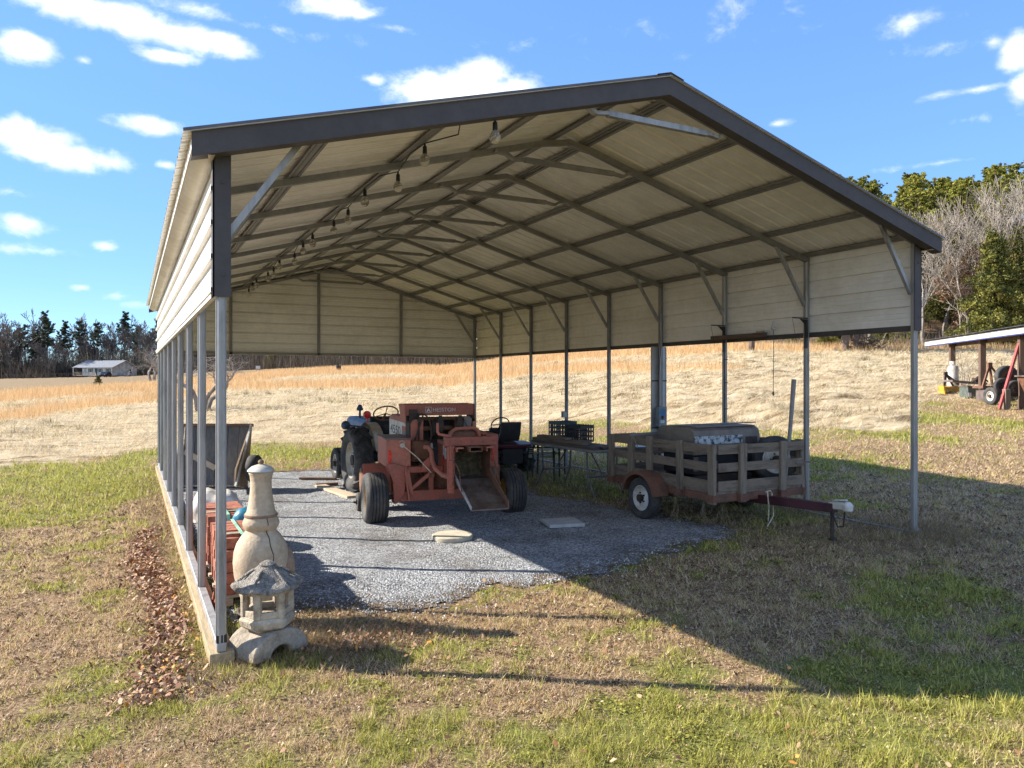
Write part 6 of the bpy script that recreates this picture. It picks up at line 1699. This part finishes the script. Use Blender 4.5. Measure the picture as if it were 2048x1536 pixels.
# gnarled fruit tree behind the left posts
def gnarled():
    tm = MB(); bm2 = MB(); rd = random.Random(14)
    def grow(p, d, ln, r, lev):
        pts = [p]; rs = [r]; dd = d.copy()
        for i in range(4):
            dd = (dd + Vector((rd.gauss(0, .22), rd.gauss(0, .22), rd.gauss(0, .12)))).normalized(); pts.append(pts[-1] + dd * ln / 4); rs.append(r * (1 - .4 * (i + 1) / 4))
        (tm if lev < 1 else bm2).tube(pts, rs, 7 if lev < 2 else 3, cap=False)
        if lev >= 5: return
        for k in range(rd.choice((2, 3))):
            o = dd.orthogonal().normalized(); o.rotate(Matrix.Rotation(rd.uniform(0, 6.28), 3, dd)); an = rd.uniform(.4, 1.0); nd = (dd * math.cos(an) + o * math.sin(an)); nd.z += (.25 if lev < 2 else -.12); nd.normalize()
            grow(pts[-1] if k else pts[3], nd, ln * rd.uniform(.62, .85), rs[-1] * .75, lev + 1)
        if lev > 0:
            for k in range(2):
                o = dd.orthogonal().normalized(); o.rotate(Matrix.Rotation(rd.uniform(0, 6.28), 3, dd)); nd = (dd * .4 + o); nd.normalize(); grow(pts[2], nd, ln * .5, r * .35, min(5, lev + 2))
    for a in (-.35, .1, .45): grow(Vector((a * .8, 0, -.2)), Vector((a * .9, rd.gauss(0, .2), 1)).normalized(), 1.9, .17, 0)
    t = tm.obj('trunk', BARK); c = bm2.obj('crown', TWIG); out = [t.data, c.data, None]; bpy.data.objects.remove(t); bpy.data.objects.remove(c); return out
GN = gnarled(); g_ = hit(405, 822)
plant('fruit_tree', GN, (g_.x, g_.y, g_.z), .2, .88, 'bare gnarled many-stemmed fruit tree seen between the left posts', None)
g2 = gp(305, 120); plant('fruit_tree', GN, (g2.x, g2.y, g2.z), 2.0, 1.5, 'pale bare spreading tree just right of the far house', None)

def build_brush():
    X, Y, Hh, Rr = [], [], [], []
    n = 60000
    u = rng.uniform(-.82, .86, n); d = np.interp(u, U_, ED) + np.where(u > .1, rng.random(n) ** 1.3 * 70, rng.random(n) ** 1.2 * 40) + 1
    x, y = pos_u(u, d); k = fbm(x * .08, y * .08, 201)
    ok = rng.random(n) < .25 + sstep(.35, .65, k) * .75; ok &= ~((u > -.62) & (u < -.49) & (d < np.interp(u, U_, ED) + 14))
    x, y, u, k = x[ok], y[ok], u[ok], k[ok]; n = len(x)
    h = rng.uniform(.8, 3.2, n) * (.5 + k) * np.where(u > .1, .85, 2.4)
    V, Fc, at = blades(x, y, gz(x, y), h, rng.uniform(.04, .12, n), rng.uniform(.0, .7, n), (rng.random(n) < .05).astype(float), np.clip(rng.normal(.5, .25, n) - np.where(u > .1, -.05, .28), 0, 1))
    bmat = blade_mat('brush_stem', [(0, (.06, .052, .048)), (.5, (.17, .135, .105)), (1, (.36, .29, .22))], [(0, (.05, .06, .02)), (1, (.16, .17, .05))])
    me = npmesh('woodland_brush', V, Fc, bmat, at); tag(link('woodland_brush', me), 'tangled bare undergrowth along the edge of the woods', 'brush', kind='stuff')
build_brush()
def build_far_woods():
    n = 42000; u = rng.uniform(-.84, .86, n); left = u < .1
    d = np.interp(u, U_, ED) + np.where(left, 14 + rng.random(n) * 40, 18 + rng.random(n) * 85); x, y = pos_u(u, d)
    ok = left | (rng.random(n) < .55); x, y, u, left, d = x[ok], y[ok], u[ok], left[ok], d[ok]; n = len(x)
    h = np.where(left, rng.uniform(3, 12, n) * (.65 + .6 * fbm(x * .05, y * .05, 211)), rng.uniform(2.0, 6.5, n)) * np.where((u > -.15) & left, .7, 1)
    V, Fc, at = blades(x, y, gz(x, y), h, rng.uniform(.10, .26, n), rng.uniform(0, .35, n), (rng.random(n) < .12).astype(float), np.clip(rng.normal(.45, .22, n) - np.where(left, .2, 0), 0, 1))
    fm = blade_mat('far_wood_stem', [(0, (.06, .055, .055)), (.5, (.17, .145, .125)), (1, (.36, .30, .25))], [(0, (.035, .05, .03)), (1, (.11, .13, .05))])
    me = npmesh('far_woods', V, Fc, fm, at); tag(link('far_woods', me), 'grey mass of far woods filling in behind the nearer trees', 'woods', kind='stuff')
build_far_woods()

# ------------------------------------------------------------------ house far left
HD = 214; TH = R(15)
hp = gp(224, HD)
hs = thing('house', 'small single-storey grey house with side porch at the far edge of the pasture', 'house', (hp.x, hp.y, hp.z), -TH - YAW)
SIDING = mat('cream_siding', (.66, .63, .56), .7, 0, .06, 1); SIDEG = mat('grey_siding', (.62, .60, .56), .7, 0, .06, 1)
SHING = mat('grey_shingles', (.22, .235, .26), .85, 0, .12, 3); PANE = mat('dark_window_pane', (.05, .07, .09), .15, 0, .1, 2); SHUT = mat('green_shutter', (.05, .16, .15), .6)
def H(n, m, mt, par=None, **k): return m.obj(n, mt, par or hs, smooth=False, **k)
FL, GD, EH, RH = 10.6, 9.6, 2.75, 4.75; PO = 3.4
m = MB(); m.bx(-FL, 0, 0, GD, .3, EH); m.prism([(0, EH), (GD, EH), (GD / 2, RH - .12)], -FL, 0, 'X'); H('wall', m, SIDING)
m = MB(); m.bx(-FL + .05, -.05, .05, GD - .05, -.3, .298); H('foundation', m, DARKIRON)
m = MB()
for s in (0, 1):
    y0, y1 = (-.45, GD / 2) if s == 0 else (GD + .45, GD / 2); z0 = EH - .45 * (RH - EH) / (GD / 2)
    vs = [(-FL - PO, y0, z0), (.4, y0, z0), (.4, y1, RH), (-FL - PO, y1, RH)]; m.add(vs + [(a, b, c + .12) for a, b, c in vs], [(0, 1, 2, 3), (7, 6, 5, 4), (0, 4, 5, 1), (1, 5, 6, 2), (2, 6, 7, 3), (3, 7, 4, 0)])
H('roof', m, SHING)
m = MB(); m.beam((.42, -.45, EH - .15), (.42, GD / 2, RH + .02), .05, .2); m.beam((.42, GD + .45, EH - .15), (.42, GD / 2, RH + .02), .05, .2); H('barge_board', m, WHITE)
for x in (-1.3, -4.2, -7.6):
    m = MB(); m.bx(x - .5, x + .5, -.05, -.002, 1.2, 2.35); f = H('window', m, WHITE); m = MB(); m.bx(x - .42, x + .42, -.065, -.052, 1.27, 2.28); H('pane', m, PANE, f)
    m = MB(); m.bx(x - .85, x - .52, -.05, -.002, 1.2, 2.35); m.bx(x + .52, x + .85, -.05, -.002, 1.2, 2.35); H('shutter', m, SHUT)
m = MB(); m.bx(-6.1, -5.2, -.05, -.002, .4, 2.4); H('door', m, DBLUE)
m = MB(); m.bx(.002, .05, GD - 3, GD - 2, 1.1, 2.3); f = H('window', m, WHITE); m = MB(); m.bx(.052, .065, GD - 2.9, GD - 2.1, 1.18, 2.22); H('pane', m, PANE, f)
m = MB(); m.bx(-FL - PO, -FL - .01, -.1, GD - .1, .25, .45); H('porch_deck', m, PALEW)
for x, y in ((-FL - PO + .1, 0), (-FL - PO + .1, GD - .2), (-FL - PO + .1, GD / 2)):
    m = MB(); m.bx(x - .08, x + .08, y - .08, y + .08, .46, EH - .25); H('porch_post', m, WHITE)
m = MB()
for z in (.65, .95, 1.25): m.bx(-FL - PO + .1, -FL - .05, -.04, .04, z, z + .1)
H('porch_rail', m, PALEW)
m = MB(); m.bx(-6.8, -4.4, -1.6, -.06, .1, .4); m.beam((-4.3, -1.6, .9), (-3.2, -2.6, .3), .1, .1); m.beam((-6.9, -1.6, .9), (-8.0, -2.6, .3), .1, .1)
for x in (-6.8, -5.6, -4.4): m.bx(x - .05, x + .05, -1.6, -1.5, .4, 1.3)
m.bx(-6.8, -4.4, -1.58, -1.52, 1.25, 1.33); m.bx(-6.8, -4.4, -1.58, -1.52, .8, .86); H('front_steps', m, PALEW)
# dark car nose-on in front of the house
cpz = gp(211, HD - 7)
car = thing('parked_car', 'dark car parked in front of the far grey house', 'car', (cpz.x, cpz.y, cpz.z), -YAW + R(8))
CARP = mat('dark_car_paint', (.02, .025, .035), .3, .2, .1, 2)
m = MB(); m.prism([(-2.2, .35), (-2.25, .75), (-1.3, .95), (-.7, 1.45), (1.2, 1.5), (2.0, 1.0), (2.2, .9), (2.2, .35)], -.88, .88, 'X'); m.obj('body', CARP, car, bevel=.08)
m = MB(); m.prism([(-1.28, .97), (-.70, 1.42), (-.68, 1.40), (-1.25, .96)], -.75, .75, 'X'); m.obj('windscreen', PANE, car)
for x in (-.8, .8):
    for y in (-1.4, 1.4): m = MB(); m.lathe([(.001, x - .1), (.33, x - .1), (.33, x + .1), (.001, x + .1)], 16, (0, y, .33), 'X'); m.obj('wheel', RUBBER, car)
    m = MB(); m.bx(x * .75 - .15, x * .75 + .15, -2.27, -2.2, .62, .75); m.obj('headlight', WHITE, car)
# wire fence at the far left, small bush, white board and dark box in the field
g0 = gp(20, 209); g1 = gp(150, 209)
fe = thing('wire_fence', 'low dark wire fence running toward the far house', 'fence', tuple(g0))
dv = Vector((g1.x - g0.x, g1.y - g0.y, 0))
for k in range(11):
    q = dv * (k / 10); z = ground(g0.x + q.x, g0.y + q.y) - g0.z; m = MB(); m.bx(q.x - .07, q.x + .07, q.y - .07, q.y + .07, z - .2, z + 1.3); m.obj('fence_post', PBARK, fe)
for hgt in (.5, .85, 1.2):
    m = MB(); m.tube([(dv.x * k / 10, dv.y * k / 10, ground(g0.x + dv.x * k / 10, g0.y + dv.y * k / 10) - g0.z + hgt) for k in range(11)], .02, 4); m.obj('wire', DARKIRON, fe)
g_ = hit(196, 773); t = thing('evergreen_bush', 'lone small green bush in the brown field before the house', 'bush', tuple(g_)); t.scale = (.32, .32, .2); link('stem', CE[2][0], t); link('foliage', CE[2][1], t)
g_ = gp(516, 168); t = thing('white_board', 'small white board on legs at the far field edge', 'board', tuple(g_), -YAW)
m = MB(); m.bx(-.5, .5, -.04, .04, .5, 1.2); m.obj('face', WHITE, t); m = MB(); m.bx(-.42, -.36, -.03, .03, -.1, .499); m.obj('leg', PBARK, t); m = MB(); m.bx(.36, .42, -.03, .03, -.1, .499); m.obj('leg', PBARK, t)
g_ = hit(677, 743); t = thing('hunting_blind', 'small dark box blind standing alone in the orange grass', 'blind', tuple(g_), -YAW + .4)
m = MB(); m.bx(-.38, .38, -.38, .38, .05, .95); m.obj('cabin', DARKIRON, t); m = MB(); m.bx(-.45, .45, -.45, .45, .952, 1.02); m.obj('roof', DARKIRON, t); m = MB(); m.bx(-.25, .25, -.392, -.382, .55, .75); m.obj('window', PANE, t)

# ------------------------------------------------------------------ open implement shed on the right
AX, AD = 16.9, 30.0            # far end of the eave in view terms: across, away
EX, ED_ = -.21, -.977          # the eave runs toward the viewer
def line_d(px):
    u = (px - 1024) / F; x = (AX - u * AD) / (u * ED_ - EX); return AD + ED_ * x
def eave_pt(x, y): return pos_u((AX + EX * x - ED_ * y) / (AD + ED_ * x + EX * y), AD + ED_ * x + EX * y)
ex0, ey0 = eave_pt(0, 0); SG = ground(ex0, ey0)
sh = thing('implement_shed', 'open timber pole shed with white-edged sloping roof at the right margin', 'shed', (ex0, ey0, SG), math.atan2(ED_, EX) - YAW)
BLUET = mat('blue_flashing', (.05, .08, .28), .45); OLDP = mat('old_brown_post', (.135, .085, .058), .85, 0, .3, 3, (.08, .05, .035), .6, .2, 30, stretch=(5, 5, .6)); DRKF = mat('dark_green_flashing', (.05, .055, .06), .5)
x1 = 12.5; za = CZ - (681 - HY) / F * AD - SG - .40; sl2 = .16
m = MB(); m.prism([(-.12, za + .385), (5.0, za + .385 + 5.12 * sl2), (5.0, za + .41 + 5.12 * sl2), (-.12, za + .41)], -.08, x1, 'X'); m.obj('roof_sheet', DRKF, sh)
m = MB(); m.bx(-.06, x1, -.03, -.005, za + .18, za + .36); m.obj('white_fascia', WHITE, sh)
m = MB(); m.bx(-.06, x1, -.034, .05, za + .145, za + .179); m.obj('blue_trim', BLUET, sh)
for k in range(9):
    x = .1 + k * 1.5; m = MB(); m.beam((x, .0, za + .32), (x, 4.9, za + .32 + 4.9 * sl2), .05, .12); m.obj('rafter', OLDP, sh)
for y in (.25, 4.4):
    for x in (2.1, 4.85, 7.75, 10.6):
        gx, gy = eave_pt(x, y); w = .18
        m = MB(); m.bx(x - w / 2, x + w / 2, y - w / 2, y + w / 2, ground(gx, gy) - SG - .15, za + .25 + y * sl2); m.obj('pole', OLDP, sh, bevel=.01)
    m = MB(); m.bx(1.6, x1 - .1, y + .10, y + .16, za + .02 + y * sl2, za + .24 + y * sl2); m.obj('girder', OLDP, sh)
def shed_at(px, off=0.0, dz=0.0):
    p = gp(px, line_d(px) + off); return (p.x, p.y, p.z + dz)
CYLW = mat('white_cylinder_paint', (.70, .69, .67), .45, 0, .08, 3, (.5, .44, .38), .35)
t = thing('propane_cylinder', 'tall white propane cylinder standing under the shed edge', 'gas cylinder', shed_at(1906, .3))
m = MB(); m.lathe([(.001, .03), (.15, .03), (.19, .10), (.19, .86), (.185, .93), (.15, 1.01), (.08, 1.05), (.001, 1.055)], 28); m.obj('tank', CYLW, t)
m = MB(); m.lathe([(.10, 1.052), (.11, 1.055), (.115, 1.19), (.105, 1.19)], 20, ang=R(250)); m.obj('collar', CYLW, t)
m = MB(); m.lathe([(.001, 1.05), (.03, 1.055), (.03, 1.13), (.05, 1.14), (.05, 1.16), (.001, 1.165)], 12); m.obj('valve', DARKIRON, t)
m = MB(); m.lathe([(.15, 0), (.16, 0), (.16, .06), (.15, .06)], 20); m.obj('foot_ring', CYLW, t)
YEL = mat('bright_yellow_paint', (.62, .36, .02), .5, 0, .12, 4, (.40, .22, .03), .4)
t = thing('box_blade', 'bright yellow box blade with dark hitch arms before the white cylinder', 'implement', shed_at(1906, -.5), -YAW)
m = MB(); m.bx(-.46, .40, -.06, .0, .13, .33); m.bx(-.46, .46, -.14, -.06, .24, .31); m.obj('blade', YEL, t, bevel=.01)
for x in (-.47, .41):
    m = MB(); m.prism([(-.32, .0), (.10, .0), (.12, .34), (-.20, .36)], x, x + .05, 'X'); m.obj('end_plate', YEL, t)
m = MB()
for k in range(4): m.bx(-.36 + k * .2, -.32 + k * .2, -.09, .02, -.02, .129)
m.obj('scarifier', DARKIRON, t)
m = MB(); m.beam((-.30, .02, .34), (-.24, .05, .78), .07, .05); m.beam((.02, .02, .34), (-.22, .06, .78), .07, .05); m.beam((-.20, .06, .74), (.50, .5, .40), .05, .07); m.box((-.23, .06, .80), (.12, .08, .10)); m.obj('hitch_frame', DARKIRON, t)
t = thing('steel_tank', 'low grey-green steel box between the yellow blade and the shed post', 'box', shed_at(1940, 0), -YAW)
m = MB(); m.bx(-.20, .28, -.2, .3, 0, .40); m.obj('case', mat('grey_green_paint', (.11, .13, .11), .6), t, bevel=.02); m = MB(); m.bx(-.22, .30, -.22, .32, .401, .43); m.obj('lid', BARE, t); m = MB(); m.bx(-.18, -.08, -.212, -.202, .06, .2); m.obj('label_plate', PAPER, t)
t = thing('mower_frame', 'dark rusty implement frame heaped on the grey-green box', 'implement', shed_at(1935, .6, .42), -YAW)
m = MB(); m.beam((-.7, 0, .12), (.6, .1, .02), .5, .07); m.obj('deck', BARE, t); m = MB(); m.tube([(.0, -.2, .05), (.35, -.25, .3), (.6, -.2, .1)], .03, 6); m.tube([(.2, .1, .1), (.55, .1, .34)], .025, 6); m.box((.3, -.1, .16), (.25, .3, .15)); m.obj('gearbox', DARKIRON, t)
t = thing('plough_frame', 'tall A-shaped rusty implement hitch behind the shed post', 'implement', shed_at(1979, .6), -YAW)
m = MB(); m.beam((0, 0, 1.22), (-.22, 0, .5), .06, .06); m.beam((0, 0, 1.22), (.16, .1, .5), .06, .06); m.beam((.03, 0, 1.20), (.75, .3, .48), .05, .05); m.box((0, 0, 1.23), (.14, .10, .14)); m.obj('mast', RUST, t)
m = MB(); m.beam((-.4, 0, .48), (.9, .1, .42), .5, .09); m.obj('beam', RUSTR, t); m = MB(); m.bx(-.3, .25, -.22, .25, .0, .40); m.obj('skirt', BARE, t); m = MB(); m.bx(.3, .9, .0, .1, .05, .38); m.obj('skirt', RUST, t)
def loose_tyre(px, off, z, r, w, rim, lab, rz_=0):
    t = thing('old_tyre', lab, 'tyre', shed_at(px, off, z), -YAW + R(90) + rz_, 'old wheels in the shed'); wheel(t, (0, 0, 0), r, w, r * .55, rim, out=-1, seg=24)
loose_tyre(2004, .2, .62, .26, .14, MAROON, 'tyre with dull red hub leaning in the shed, left of two')
loose_tyre(2029, .2, .62, .25, .14, BARE, 'tyre with grey hub leaning in the shed, right of two')
loose_tyre(2013, 1.1, .88, .36, .2, RUST, 'larger dark tyre behind the pair of shed tyres')
loose_tyre(1983, -.3, .28, .29, .16, WHITE, 'black tyre with white hub standing by the shed post', R(-84))
REDB = mat('red_beam_paint', (.46, .07, .06), .5, 0, .12, 4)
m = MB(); m.beam((-.42, 0, 0), (.25, .1, 2.0), .07, .07); o = m.obj('red_beam', REDB); o.location = shed_at(2026, -.1); o.rotation_euler = (0, 0, -YAW); tag(o, 'long red steel beam leaning up against the shed post', 'beam')
m = MB(); m.bx(-.08, .08, -.08, .08, -.05, .62); o = m.obj('wood_stub', OLDWOODZ, None, bevel=.01); o.location = shed_at(2013, -.5); o.rotation_euler = (0, 0, -YAW); tag(o, 'short grey post stub standing before the shed tyres', 'post')
t = thing('rusty_wagon', 'rusty brown wagon with slanting side and red underframe at the right margin', 'wagon', shed_at(2108, .2), -YAW)
m = MB(); m.prism([(-.40, 1.15), (.8, 1.15), (.8, .1), (.1, .1)], -.3, .9, 'Y'); m.obj('body', RUST, t); m = MB(); m.bx(-.45, .8, -.34, .94, 1.151, 1.19); m.obj('rim', BARE, t); m = MB(); m.beam((-.35, -.32, -.05), (-.05, -.32, .75), .14, .05); m.beam((.3, -.32, -.05), (.15, -.32, .75), .14, .05); m.obj('underframe', REDB, t)
m = MB()
rb = random.Random(8)
for i in range(26):
    a = rb.uniform(-1, 1); m.tube([(a * .3, 0, 0), (a * .5 + rb.gauss(0, .1), rb.gauss(0, .2), .7), (a * .8 + rb.gauss(0, .25), rb.gauss(0, .3), rb.uniform(1.0, 1.7))], .006, 4)
o = m.obj('dry_weed', TWIG); o.location = shed_at(1935, 1.2); tag(o, 'tall dry weed stalks growing behind the heaped rusty frame', 'weed')
